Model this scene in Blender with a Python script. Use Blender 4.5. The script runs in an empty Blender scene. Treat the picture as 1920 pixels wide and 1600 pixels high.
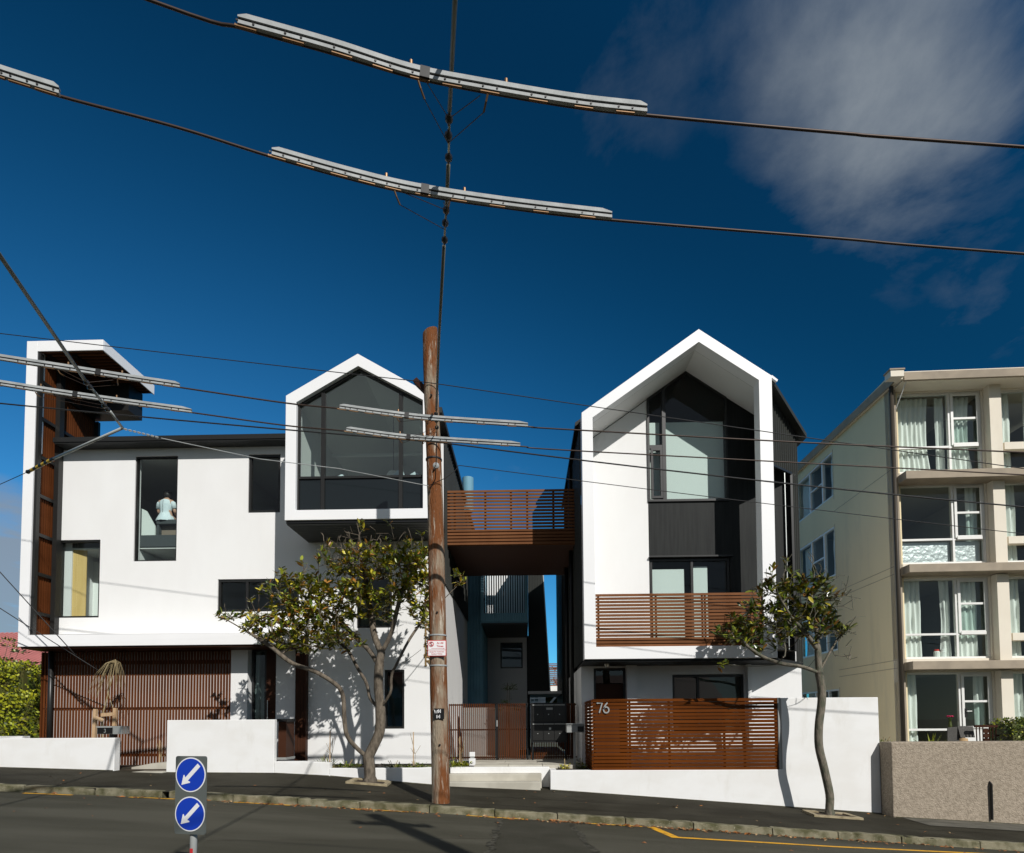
import bpy, bmesh, math, random
from mathutils import Vector, Matrix
random.seed(7)
C = bpy.context.scene
COL = C.collection
# ------------------------------------------------------------------ camera
cam_d = bpy.data.cameras.new('camera')
cam = bpy.data.objects.new('camera', cam_d); COL.objects.link(cam)
cam_d.sensor_fit = 'HORIZONTAL'; cam_d.sensor_width = 36.0
cam_d.lens = 36.0 * 1133 / 1920          # a 21 mm equivalent shift lens
cam_d.shift_x = 0.0; cam_d.shift_y = 0.2603
cam_d.clip_start = 0.05; cam_d.clip_end = 4000
YAW, PITCH, ROLL = 0.0236531, 0.0447986, -0.00645888
fw = Vector((-math.sin(YAW)*math.cos(PITCH), math.cos(YAW)*math.cos(PITCH), math.sin(PITCH)))
rt = Vector((math.cos(YAW), math.sin(YAW), 0)); up = rt.cross(fw)
r2 = rt*math.cos(ROLL) + up*math.sin(ROLL); u2 = up*math.cos(ROLL) - rt*math.sin(ROLL)
cam.matrix_world = Matrix(((r2.x, u2.x, -fw.x, 0), (r2.y, u2.y, -fw.y, 0), (r2.z, u2.z, -fw.z, 1.5), (0, 0, 0, 1)))
C.camera = cam
# ------------------------------------------------------------------ sun, sky, exposure
SUN_TO = Vector((0.575, -1.0, 0.835)).normalized()
sun_d = bpy.data.lights.new('sun', 'SUN'); sun_d.energy = 4.25; sun_d.angle = math.radians(0.53)
sun_d.color = (1.0, 0.968, 0.925)
sun = bpy.data.objects.new('sun', sun_d); COL.objects.link(sun)
sun.rotation_euler = SUN_TO.to_track_quat('Z', 'Y').to_euler(); sun.location = (10, -18, 20)
W = bpy.data.worlds.new('World'); C.world = W; W.use_nodes = True
nt = W.node_tree; nt.nodes.clear()
def wn(t, **k):
    n = nt.nodes.new(t)
    for a, b in k.items(): setattr(n, a, b)
    return n
sky = wn('ShaderNodeTexSky', sky_type='NISHITA', sun_disc=False)
sky.sun_elevation = math.asin(SUN_TO.z); sky.sun_rotation = math.atan2(SUN_TO.x, SUN_TO.y)
sky.altitude = 60; sky.air_density = 1.0; sky.dust_density = 0.5; sky.ozone_density = 4.0
hs = wn('ShaderNodeMixRGB', blend_type='MULTIPLY'); hs.inputs[0].default_value = 1
hs.inputs[2].default_value = (0.27, 1.72, 2.42, 1)
tc = wn('ShaderNodeTexCoord')
sep = wn('ShaderNodeSeparateXYZ'); nt.links.new(tc.outputs['Generated'], sep.inputs[0])
def wmath(op, a, b=None, c=None, clamp=False):
    n = wn('ShaderNodeMath', operation=op, use_clamp=clamp)
    for i, v in enumerate((a, b, c)):
        if v is None: continue
        if isinstance(v, (int, float)): n.inputs[i].default_value = v
        else: nt.links.new(v, n.inputs[i])
    return n.outputs[0]
# clear air is polarised most at right angles to the sun; the lens filter takes that part out
vs_ = wn('ShaderNodeVectorMath', operation='DOT_PRODUCT'); nt.links.new(tc.outputs['Generated'], vs_.inputs[0]); vs_.inputs[1].default_value = SUN_TO
c2_ = wmath('MULTIPLY', vs_.outputs['Value'], vs_.outputs['Value'])
pol = wmath('DIVIDE', wmath('SUBTRACT', 1.0, c2_), wmath('ADD', 1.0, c2_))
keep = wmath('SUBTRACT', 1.0, wmath('MULTIPLY', pol, 0.83))
pm = wn('ShaderNodeVectorMath', operation='SCALE'); nt.links.new(sky.outputs[0], pm.inputs[0]); nt.links.new(keep, pm.inputs['Scale'])
nt.links.new(pm.outputs[0], hs.inputs[1])
cf = wn('ShaderNodeMixRGB'); nt.links.new(pol, cf.inputs[0]); cf.inputs[1].default_value = (0.80, 1.45, 1.72, 1); cf.inputs[2].default_value = (0.13, 1.78, 2.55, 1)
nt.links.new(cf.outputs[0], hs.inputs[2])
zc = wmath('MAXIMUM', sep.outputs[2], 0.04); zc = wmath('ADD', zc, 0.10)
px = wmath('DIVIDE', sep.outputs[0], zc); py = wmath('DIVIDE', sep.outputs[1], zc)
cmb = wn('ShaderNodeCombineXYZ'); nt.links.new(px, cmb.inputs[0]); nt.links.new(py, cmb.inputs[1])
mp = wn('ShaderNodeMapping'); mp.inputs['Rotation'].default_value = (0, 0, 0.55); mp.inputs['Scale'].default_value = (1.25, 1.05, 1)
mp.inputs['Location'].default_value = (3.1, 1.7, 0)
nt.links.new(cmb.outputs[0], mp.inputs[0])
n1 = wn('ShaderNodeTexNoise'); n1.inputs['Scale'].default_value = 2.5; n1.inputs['Detail'].default_value = 12; n1.inputs['Roughness'].default_value = 0.60
n1.inputs['Distortion'].default_value = 0.22
nt.links.new(mp.outputs[0], n1.inputs['Vector'])
def blob(d, inner, outer):                                     # a cloud bank round one direction of the sky
    v = Vector(d).normalized()
    vm = wn('ShaderNodeVectorMath', operation='DOT_PRODUCT'); nt.links.new(tc.outputs['Generated'], vm.inputs[0]); vm.inputs[1].default_value = v
    m = wn('ShaderNodeMapRange', interpolation_type='SMOOTHSTEP'); nt.links.new(vm.outputs['Value'], m.inputs[0])
    m.inputs[1].default_value = math.cos(math.radians(outer)); m.inputs[2].default_value = math.cos(math.radians(inner))
    return m.outputs[0]
BANKS = [((0.66, 1, 1.16), 1, 12.5, 1.12), ((0.66, 1, 0.90), 0, 8, 0.26), ((0.66, 1, 0.70), 0, 7, 0.20), ((0.16, 1, 1.24), 0, 11, 0.44), ((-1.0, 1, 0.20), 1, 13, 0.85), ((-0.88, 1, 0.26), 0, 8, 0.8), ((-0.02, 1, 0.42), 0, 5, 0.45), ((0.86, 1, 0.72), 0, 7, 0.42), ((0, -1, 0.45), 35, 95, 1.9)]  # last bank lies unseen behind the camera, added for neutral fill light
tot = None
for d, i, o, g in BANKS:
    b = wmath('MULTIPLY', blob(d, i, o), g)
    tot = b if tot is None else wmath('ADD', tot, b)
thr = wmath('SUBTRACT', 0.72, wmath('MULTIPLY', tot, 0.42))
den = wmath('MULTIPLY', wmath('SUBTRACT', n1.outputs[0], thr), 2.5, clamp=True)
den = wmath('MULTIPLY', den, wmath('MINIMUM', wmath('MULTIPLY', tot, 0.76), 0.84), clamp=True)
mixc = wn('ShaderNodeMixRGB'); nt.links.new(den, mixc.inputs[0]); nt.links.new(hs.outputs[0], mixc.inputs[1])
# cloud tinted warm sunward for the added fill light, blue grey away from it
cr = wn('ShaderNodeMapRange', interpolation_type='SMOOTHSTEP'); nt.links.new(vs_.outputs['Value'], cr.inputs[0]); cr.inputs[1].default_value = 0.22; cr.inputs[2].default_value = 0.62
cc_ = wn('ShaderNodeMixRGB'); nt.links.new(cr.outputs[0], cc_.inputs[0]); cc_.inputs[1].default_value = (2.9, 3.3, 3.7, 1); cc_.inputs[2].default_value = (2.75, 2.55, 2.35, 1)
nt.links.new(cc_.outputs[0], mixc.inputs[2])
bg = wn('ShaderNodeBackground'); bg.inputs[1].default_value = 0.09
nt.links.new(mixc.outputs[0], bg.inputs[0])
wo = wn('ShaderNodeOutputWorld'); nt.links.new(bg.outputs[0], wo.inputs[0])
C.view_settings.view_transform = 'Standard'; C.view_settings.look = 'None'
C.view_settings.exposure = 0.0; C.view_settings.gamma = 1.0; C.view_settings.use_curve_mapping = False
C.render.engine = 'CYCLES'; C.render.resolution_x = 1024; C.render.resolution_y = 853
C.cycles.max_bounces = 8; C.cycles.transparent_max_bounces = 24; C.cycles.caustics_reflective = False; C.cycles.caustics_refractive = False
# ------------------------------------------------------------------ materials
MATS = {}
def mat(name, col, rough=0.6, col2=None, scale=3.0, amt=0.5, bump=0.0, bscale=40.0, metal=0.0, spec=0.4, stretch=None, detail=5.0, rnd=0.0, lo=0.4, hi=0.62):
    m = bpy.data.materials.new(name); m.use_nodes = True; MATS[name] = m
    t = m.node_tree; b = t.nodes['Principled BSDF']
    b.inputs['Base Color'].default_value = (*col, 1); b.inputs['Roughness'].default_value = rough
    b.inputs['Metallic'].default_value = metal; b.inputs['Specular IOR Level'].default_value = spec
    co = t.nodes.new('ShaderNodeTexCoord'); src = co.outputs['Object']
    if stretch:
        mpn = t.nodes.new('ShaderNodeMapping'); mpn.inputs['Scale'].default_value = stretch; t.links.new(src, mpn.inputs[0]); src = mpn.outputs[0]
    out = None
    if col2:
        n = t.nodes.new('ShaderNodeTexNoise'); n.inputs['Scale'].default_value = scale; n.inputs['Detail'].default_value = detail
        t.links.new(src, n.inputs['Vector'])
        r = t.nodes.new('ShaderNodeValToRGB'); r.color_ramp.elements[0].position = lo; r.color_ramp.elements[1].position = hi
        c2 = [a + (q - a)*amt for a, q in zip(col, col2)]
        r.color_ramp.elements[0].color = (*col, 1); r.color_ramp.elements[1].color = (*c2, 1)
        t.links.new(n.outputs[0], r.inputs[0]); out = r.outputs[0]
    if rnd:
        oi = t.nodes.new('ShaderNodeObjectInfo'); mr = t.nodes.new('ShaderNodeMapRange'); t.links.new(oi.outputs['Random'], mr.inputs[0])
        mr.inputs[3].default_value = 1 - rnd; mr.inputs[4].default_value = 1 + rnd
        mx = t.nodes.new('ShaderNodeVectorMath'); mx.operation = 'SCALE'
        if out: t.links.new(out, mx.inputs[0])
        else: mx.inputs[0].default_value = col
        t.links.new(mr.outputs[0], mx.inputs['Scale']); out = mx.outputs[0]
    if out: t.links.new(out, b.inputs['Base Color'])
    if bump:
        n = t.nodes.new('ShaderNodeTexNoise'); n.inputs['Scale'].default_value = bscale; n.inputs['Detail'].default_value = 6
        t.links.new(src, n.inputs['Vector'])
        bn = t.nodes.new('ShaderNodeBump'); bn.inputs['Strength'].default_value = bump; bn.inputs['Distance'].default_value = 0.02
        t.links.new(n.outputs[0], bn.inputs['Height']); t.links.new(bn.outputs[0], b.inputs['Normal'])
    return m
def glass(name, tint, ior=1.5, boost=1.0):
    m = bpy.data.materials.new(name); m.use_nodes = True; t = m.node_tree; t.nodes.clear()
    o = t.nodes.new('ShaderNodeOutputMaterial'); mx = t.nodes.new('ShaderNodeMixShader')
    tr = t.nodes.new('ShaderNodeBsdfTransparent'); tr.inputs[0].default_value = (*tint, 1)
    ge = t.nodes.new('ShaderNodeNewGeometry'); gl = t.nodes.new('ShaderNodeBsdfGlossy'); gl.inputs['Roughness'].default_value = 0.0
    fr = t.nodes.new('ShaderNodeFresnel'); fr.inputs[0].default_value = ior
    mu = t.nodes.new('ShaderNodeMath'); mu.operation = 'MULTIPLY'; mu.inputs[1].default_value = boost; mu.use_clamp = True
    nb = t.nodes.new('ShaderNodeMath'); nb.operation = 'SUBTRACT'; nb.inputs[0].default_value = 1.0; t.links.new(ge.outputs['Backfacing'], nb.inputs[1]); m2 = t.nodes.new('ShaderNodeMath'); m2.operation = 'MULTIPLY'; t.links.new(fr.outputs[0], m2.inputs[0]); t.links.new(nb.outputs[0], m2.inputs[1]); t.links.new(m2.outputs[0], mu.inputs[0]); t.links.new(mu.outputs[0], mx.inputs[0]); t.links.new(tr.outputs[0], mx.inputs[1]); t.links.new(gl.outputs[0], mx.inputs[2])
    t.links.new(mx.outputs[0], o.inputs[0]); MATS[name] = m; return m
white = mat('white_render', (0.80, 0.80, 0.785), 0.75, (0.76, 0.755, 0.735), 1.1, 0.6, 0.10, 90, stretch=(1, 1, 0.5))
fascia = mat('white_fascia', (0.85, 0.85, 0.85), 0.45, (0.80, 0.80, 0.80), 0.8, 0.4, 0.02, 60)
wallw = mat('white_boundary_wall', (0.79, 0.79, 0.775), 0.8, (0.73, 0.72, 0.69), 1.6, 0.7, 0.16, 70, stretch=(1, 1, 1.6))
batten = mat('red_brown_batten', (0.108, 0.034, 0.011), 0.5, (0.074, 0.022, 0.007), 2.0, 0.8, 0.05, 80, rnd=0.20, spec=0.04)
slat_b = mat('mid_brown_slat', (0.190, 0.082, 0.036), 0.5, (0.155, 0.064, 0.028), 2.0, 0.8, 0.05, 80, rnd=0.12, spec=0.04)
slat_f = mat('fence_brown_slat', (0.120, 0.033, 0.005), 0.5, (0.088, 0.024, 0.004), 2.0, 0.8, 0.05, 80, rnd=0.16, spec=0.04)
darkwood = mat('dark_brown_timber', (0.055, 0.022, 0.012), 0.5, (0.035, 0.014, 0.008), 2.0, 0.7, spec=0.1)
black = mat('black_cladding', (0.024, 0.026, 0.025), 0.5, (0.017, 0.018, 0.018), 3, 0.8, 0.04, 60, stretch=(6, 6, 0.4), spec=0.1)
corr = mat('charcoal_steel', (0.040, 0.042, 0.038), 0.45, (0.032, 0.033, 0.030), 2, 0.7, spec=0.1)
alu = mat('charcoal_aluminium', (0.016, 0.016, 0.015), 0.38)
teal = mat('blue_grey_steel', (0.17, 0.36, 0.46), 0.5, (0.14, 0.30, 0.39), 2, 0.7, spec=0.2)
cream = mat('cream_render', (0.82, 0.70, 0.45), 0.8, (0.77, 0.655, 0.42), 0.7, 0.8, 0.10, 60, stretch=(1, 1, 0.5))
creaml = mat('pale_cream_render', (0.78, 0.72, 0.60), 0.8, (0.73, 0.665, 0.55), 0.9, 0.8, 0.08, 60)
ledge_m = mat('taupe_concrete', (0.36, 0.30, 0.225), 0.85, (0.28, 0.235, 0.18), 2.2, 0.8, 0.2, 50)
sashw = mat('white_gloss_timber', (0.80, 0.80, 0.77), 0.35, (0.74, 0.73, 0.69), 3, 0.6)
conc = mat('pale_concrete', (0.50, 0.475, 0.40), 0.85, (0.40, 0.375, 0.31), 2.5, 0.9, 0.2, 60)
kerbm = mat('old_kerb_concrete', (0.225, 0.205, 0.138), 0.9, (0.085, 0.082, 0.042), 5, 1.0, 0.6, 50, rnd=0.10, lo=0.40, hi=0.64, spec=0.1)
rough_c = mat('roughcast_block', (0.375, 0.315, 0.245), 0.95, (0.275, 0.23, 0.175), 20, 0.9, 1.0, 42, detail=10, spec=0.1)
path_m = mat('footpath_asphalt', (0.030, 0.027, 0.018), 0.9, (0.046, 0.042, 0.030), 1.2, 0.9, 0.45, 130, spec=0.1)
road_m = mat('road_asphalt', (0.060, 0.057, 0.041), 0.88, (0.088, 0.083, 0.062), 0.8, 1.0, 0.5, 120, stretch=(0.35, 1.6, 1), detail=9, spec=0.1)
patch_m = mat('asphalt_patch', (0.046, 0.044, 0.032), 0.9, (0.062, 0.058, 0.044), 1.5, 0.8, 0.5, 120, spec=0.1)
yellow = mat('yellow_road_paint', (0.80, 0.40, 0.012), 0.7, (0.42, 0.24, 0.04), 9, 0.8, 0.2, 80, lo=0.48, hi=0.7)
soil = mat('dark_soil', (0.035, 0.024, 0.015), 0.95, (0.06, 0.042, 0.026), 9, 0.8, 0.8, 40)
earth = mat('earth', (0.10, 0.085, 0.06), 0.95, (0.07, 0.08, 0.04), 0.3, 0.9, 0.3, 20)
polew = mat('weathered_pole_wood', (0.29, 0.235, 0.170), 0.92, (0.175, 0.066, 0.025), 1.7, 1.0, 1.0, 22, stretch=(3.2, 3.2, 0.60), detail=10, lo=0.42, hi=0.56, spec=0.1)
def streak(m, col, scale, st, lo, hi):                          # a second layer of flakes over a material's colour
    t = m.node_tree; b = t.nodes['Principled BSDF']; old = b.inputs['Base Color'].links[0].from_socket
    co = t.nodes.new('ShaderNodeTexCoord'); mpn = t.nodes.new('ShaderNodeMapping'); mpn.inputs['Scale'].default_value = st; t.links.new(co.outputs['Object'], mpn.inputs[0])
    n = t.nodes.new('ShaderNodeTexNoise'); n.inputs['Scale'].default_value = scale; n.inputs['Detail'].default_value = 10; n.inputs['Roughness'].default_value = .65; t.links.new(mpn.outputs[0], n.inputs['Vector'])
    r = t.nodes.new('ShaderNodeValToRGB'); r.color_ramp.elements[0].position = lo; r.color_ramp.elements[1].position = hi; t.links.new(n.outputs[0], r.inputs[0])
    x = t.nodes.new('ShaderNodeMixRGB'); t.links.new(r.outputs[0], x.inputs[0]); t.links.new(old, x.inputs[1]); x.inputs[2].default_value = (*col, 1); t.links.new(x.outputs[0], b.inputs['Base Color'])
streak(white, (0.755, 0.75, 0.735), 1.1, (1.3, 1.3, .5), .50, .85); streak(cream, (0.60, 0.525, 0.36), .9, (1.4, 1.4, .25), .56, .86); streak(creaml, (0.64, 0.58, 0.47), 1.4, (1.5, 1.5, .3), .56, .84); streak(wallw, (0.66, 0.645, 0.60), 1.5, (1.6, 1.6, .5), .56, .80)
streak(polew, (0.46, 0.40, 0.32), 5, (3, 3, .45), .56, .66); streak(road_m, (0.105, 0.10, 0.078), 160, (1, 1, 1), .60, .72); streak(road_m, (0.040, 0.038, 0.028), 1.1, (.12, 2.2, 1), .60, .74); streak(path_m, (0.060, 0.055, 0.042), 150, (1, 1, 1), .62, .74); streak(path_m, (0.022, 0.020, 0.014), .9, (.6, 2, 1), .56, .7); streak(kerbm, (0.36, 0.34, 0.26), 45, (1, 1, 1), .6, .7)
streak(polew, (0.07, 0.045, 0.028), 9, (4, 4, .3), .60, .70)
galv = mat('galvanised_aluminium', (0.37, 0.385, 0.38), 0.5, (0.27, 0.285, 0.28), 7, 0.8, 0.08, 60, spec=0.25)
bronze = mat('bronze_clip', (0.20, 0.115, 0.055), 0.45, metal=0.5)
copper = mat('copper_wire', (0.045, 0.028, 0.020), 0.5, metal=0.3)
cable = mat('black_cable', (0.014, 0.014, 0.014), 0.6)
rodm = mat('grey_insulated_rod', (0.16, 0.16, 0.125), 0.45)
rodg = mat('grey_fibreglass_rod', (0.40, 0.42, 0.40), 0.4)
brownpipe = mat('brown_pipe', (0.050, 0.042, 0.032), 0.5, spec=0.2)
insul = mat('dark_insulator', (0.020, 0.017, 0.014), 0.25, spec=0.6)
brass = mat('brass_fitting', (0.42, 0.34, 0.20), 0.3, metal=0.7)
gold = mat('aged_brass_letter', (0.26, 0.17, 0.065), 0.5)
steel = mat('brushed_steel', (0.50, 0.52, 0.50), 0.35, metal=0.6)
greyp = mat('grey_paint', (0.30, 0.31, 0.30), 0.5)
blackp = mat('black_powdercoat', (0.008, 0.008, 0.008), 0.4)
bark = mat('tree_bark', (0.165, 0.135, 0.100), 0.9, (0.082, 0.066, 0.048), 9, 1.0, 0.7, 30, stretch=(2, 2, 0.7))
bark2 = mat('mossy_tree_bark', (0.175, 0.15, 0.115), 0.9, (0.085, 0.088, 0.06), 8, 1.0, 0.6, 30, stretch=(2, 2, 0.8))
lf1 = mat('leaf_dark_green', (0.065, 0.105, 0.013), 0.28, rnd=0.3, spec=0.55)
lf2 = mat('leaf_mid_green', (0.20, 0.225, 0.020), 0.30, rnd=0.3, spec=0.55)
lf3 = mat('leaf_yellow_green', (0.40, 0.34, 0.030), 0.34, rnd=0.3, spec=0.5)
lf4 = mat('leaf_bronze', (0.28, 0.13, 0.025), 0.4, rnd=0.3)
hedge_m = mat('hedge_leaf', (0.27, 0.31, 0.018), 0.5, (0.42, 0.40, 0.02), 5, 0.9)
hedge_d = mat('hedge_leaf_dark', (0.06, 0.085, 0.012), 0.5, (0.08, 0.07, 0.02), 5, 0.9)
litter1 = mat('dead_leaf_brown', (0.20, 0.085, 0.032), 0.7); litter2 = mat('dead_leaf_orange', (0.36, 0.13, 0.03), 0.7); litter3 = mat('dead_leaf_tan', (0.42, 0.28, 0.14), 0.7)
twig = mat('dry_twig', (0.30, 0.235, 0.125), 0.8); stake_m = mat('pale_pine_stake', (0.52, 0.37, 0.22), 0.7, (0.44, 0.28, 0.15), 6, 0.8, stretch=(3, 3, 0.4))
pinkroof = mat('faded_red_roof', (0.56, 0.20, 0.18), 0.6, (0.48, 0.165, 0.145), 2, 0.6)
brickroof = mat('red_brown_tiles', (0.22, 0.085, 0.05), 0.7, (0.16, 0.06, 0.035), 6, 0.8)
curtain_m = mat('white_curtain', (0.80, 0.81, 0.76), 0.9)
blind_m = mat('pale_blind', (0.70, 0.76, 0.73), 0.9)
foil_m = mat('silver_foil', (0.52, 0.53, 0.53), 0.38, None, bump=1.0, bscale=9, metal=0.6)
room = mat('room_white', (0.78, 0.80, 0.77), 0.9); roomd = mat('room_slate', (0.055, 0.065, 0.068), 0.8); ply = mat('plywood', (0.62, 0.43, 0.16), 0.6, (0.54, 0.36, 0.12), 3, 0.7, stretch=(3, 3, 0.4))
roomg = mat('room_grey', (0.30, 0.305, 0.29), 0.9); carpet = mat('room_floor', (0.12, 0.10, 0.08), 0.9)
blue = mat('sign_blue', (0.008, 0.045, 0.42), 0.4); signw = mat('sign_white', (0.78, 0.78, 0.78), 0.45); signg = mat('sign_grey', (0.10, 0.112, 0.105), 0.45)
red = mat('sign_red', (0.55, 0.03, 0.035), 0.5); skin = mat('skin', (0.50, 0.30, 0.21), 0.55); hair = mat('dark_hair', (0.012, 0.009, 0.008), 0.5)
dress_m = mat('pale_blue_dress', (0.66, 0.76, 0.79), 0.85, (0.57, 0.68, 0.73), 14, 0.7, 0.3, 20)
yel_ins = mat('yellow_sleeve', (0.62, 0.40, 0.02), 0.5); redp = mat('red_lid', (0.62, 0.04, 0.02), 0.4); pinkf = mat('pink_flower', (0.55, 0.02, 0.10), 0.5)
gls = glass('side_window_glass', (0.86, 0.91, 0.93), 1.45, 0.16); glg = glass('gable_glass', (0.92, 0.96, 0.945), 1.5, 3.4); gl = glass('window_glass', (0.94, 0.972, 0.962), 1.5, 1.3); gld = glass('dark_window_glass', (0.62, 0.68, 0.67), 1.55, 1.3); glc = glass('clear_glass', (0.92, 0.95, 0.94), 1.48)
# ------------------------------------------------------------------ helpers
class MB:
    def __init__(s): s.v = []; s.f = []; s.m = []
    def add(s, vs, fs, m=0):
        o = len(s.v); s.v += [tuple(p) for p in vs]; s.f += [tuple(i + o for i in f) for f in fs]; s.m += [m]*len(fs); return s
    def box(s, x0, x1, y0, y1, z0, z1, m=0):
        return s.add([(x0,y0,z0),(x1,y0,z0),(x1,y1,z0),(x0,y1,z0),(x0,y0,z1),(x1,y0,z1),(x1,y1,z1),(x0,y1,z1)],
                     [(0,3,2,1),(4,5,6,7),(0,1,5,4),(1,2,6,5),(2,3,7,6),(3,0,4,7)], m)
    def prism(s, pts, y0, y1, m=0, axis='y'):                  # polygon (x,z) pushed along y, or (x,y) along z, or (y,z) along x
        n = len(pts)
        def P(p, d): return (p[0], d, p[1]) if axis == 'y' else ((p[0], p[1], d) if axis == 'z' else (d, p[0], p[1]))
        return s.add([P(p, y0) for p in pts] + [P(p, y1) for p in pts],
                     [tuple(range(n)), tuple(range(2*n-1, n-1, -1))] + [(i, i+n, (i+1) % n + n, (i+1) % n) for i in range(n)], m)
    def ring(s, out, inn, y0, y1, m=0, closed=True):           # frame between two polygons of (x,z), y0 front, y1 back
        n = len(out); L = n if closed else n - 1
        vs = [(p[0], y0, p[1]) for p in out] + [(p[0], y0, p[1]) for p in inn] + [(p[0], y1, p[1]) for p in out] + [(p[0], y1, p[1]) for p in inn]
        fs = []
        for i in range(L):
            j = (i+1) % n
            fs += [(i, j, n+j, n+i), (2*n+i, 3*n+i, 3*n+j, 2*n+j), (i, 2*n+i, 2*n+j, j), (n+i, n+j, 3*n+j, 3*n+i)]
        if not closed: fs += [(0, n, 3*n, 2*n), (n-1, 3*n-1, 4*n-1, 2*n-1)]
        return s.add(vs, fs, m)
    def quad(s, a, b, c, d, m=0): return s.add([a, b, c, d], [(0, 1, 2, 3)], m)
    def tube(s, pts, r, n=8, m=0, cap=True):
        pts = [Vector(p) for p in pts]; k = len(pts); rs = r if isinstance(r, (list, tuple)) else [r]*k
        vs = []; prev = None
        for i, p in enumerate(pts):
            d = (pts[min(i+1, k-1)] - pts[max(i-1, 0)]).normalized()
            if prev is None:
                a = Vector((0, 0, 1)) if abs(d.z) < 0.9 else Vector((1, 0, 0)); u = d.cross(a).normalized()
            else: u = (prev - d*prev.dot(d)).normalized()
            prev = u; w = d.cross(u)
            for j in range(n):
                t = 2*math.pi*j/n; vs.append(p + (u*math.cos(t) + w*math.sin(t))*rs[i])
        fs = [(i*n+j, i*n+(j+1) % n, (i+1)*n+(j+1) % n, (i+1)*n+j) for i in range(k-1) for j in range(n)]
        if cap: fs += [tuple(range(n-1, -1, -1)), tuple((k-1)*n+j for j in range(n))]
        return s.add(vs, fs, m)
    def lathe(s, prof, c, axis=(0, 0, 1), n=12, m=0):          # (r, h) profile along an axis from c
        ax = Vector(axis).normalized(); c = Vector(c)
        return s.tube2([c + ax*h for r, h in prof], [max(r, 1e-4) for r, h in prof], ax, n, m)
    def tube2(s, pts, rs, ax, n, m):
        a = Vector((0, 0, 1)) if abs(ax.z) < 0.9 else Vector((1, 0, 0)); u = ax.cross(a).normalized(); w = ax.cross(u); k = len(pts); vs = []
        for p, r in zip(pts, rs):
            for j in range(n):
                t = 2*math.pi*j/n; vs.append(p + (u*math.cos(t) + w*math.sin(t))*r)
        fs = [(i*n+j, i*n+(j+1) % n, (i+1)*n+(j+1) % n, (i+1)*n+j) for i in range(k-1) for j in range(n)] + [tuple(range(n-1, -1, -1)), tuple((k-1)*n+j for j in range(n))]
        return s.add(vs, fs, m)
    def sheet(s, grid, m=0):
        h = len(grid); w = len(grid[0])
        return s.add([p for row in grid for p in row], [(i*w+j, i*w+j+1, (i+1)*w+j+1, (i+1)*w+j) for i in range(h-1) for j in range(w-1)], m)
    def beam(s, a, b, w, h, m=0, upv=(0, 0, 1)):               # rectangular bar from a to b
        a, b = Vector(a), Vector(b); d = (b-a).normalized(); u = d.cross(Vector(upv)).normalized()*(w/2); v = u.cross(d).normalized()*(h/2)
        return s.add([a-u-v, a+u-v, a+u+v, a-u+v, b-u-v, b+u-v, b+u+v, b-u+v], [(0,1,2,3),(7,6,5,4),(0,4,5,1),(1,5,6,2),(2,6,7,3),(3,7,4,0)], m)
    def panel(s, x0, x1, z0, z1, y0, y1, holes=(), m=0):       # wall slab with rectangular openings
        xs = sorted({x0, x1, *[q for h in holes for q in h[:2] if x0 < q < x1]}); zs = sorted({z0, z1, *[q for h in holes for q in h[2:] if z0 < q < z1]})
        nx, nz = len(xs)-1, len(zs)-1
        def full(i, k):
            if i < 0 or k < 0 or i >= nx or k >= nz: return False
            cx, cz = (xs[i]+xs[i+1])/2, (zs[k]+zs[k+1])/2
            return not any(h[0] < cx < h[1] and h[2] < cz < h[3] for h in holes)
        for i in range(nx):
            for k in range(nz):
                if not full(i, k): continue
                a, b, c, d = xs[i], xs[i+1], zs[k], zs[k+1]
                s.quad((a,y0,c),(b,y0,c),(b,y0,d),(a,y0,d), m); s.quad((a,y1,d),(b,y1,d),(b,y1,c),(a,y1,c), m)
                if not full(i-1, k): s.quad((a,y0,c),(a,y0,d),(a,y1,d),(a,y1,c), m)
                if not full(i+1, k): s.quad((b,y0,d),(b,y0,c),(b,y1,c),(b,y1,d), m)
                if not full(i, k-1): s.quad((a,y0,c),(a,y1,c),(b,y1,c),(b,y0,c), m)
                if not full(i, k+1): s.quad((a,y0,d),(b,y0,d),(b,y1,d),(a,y1,d), m)
        return s
    def corr(s, p0, p1, z0, ztop, pitch=0.075, depth=0.02, m=0, flip=1):    # ribbed steel sheet along p0-p1; ztop a number or a function of t
        a, b = Vector((*p0, 0)), Vector((*p1, 0)); L = (b-a).length; d = (b-a)/L; nrm = Vector((d.y, -d.x, 0))*flip
        n = max(2, int(L/pitch)); pts = []
        for i in range(n):
            for f, o in ((0, 0), (.55, 0), (.68, 1), (.87, 1)): pts.append(((i+f)/n, o*depth))
        pts.append((1, 0)); vs = []
        for t, o in pts:
            q = a + d*(L*t) + nrm*o; zt = ztop(t) if callable(ztop) else ztop; zb = z0(t) if callable(z0) else z0
            vs += [(q.x, q.y, zb), (q.x, q.y, zt)]
        return s.add(vs, [(2*i, 2*i+2, 2*i+3, 2*i+1) for i in range(len(pts)-1)], m)
def wl(o):
    v = Vector((0, 0, 0))
    while o is not None: v = v + o.location; o = o.parent
    return v
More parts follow.
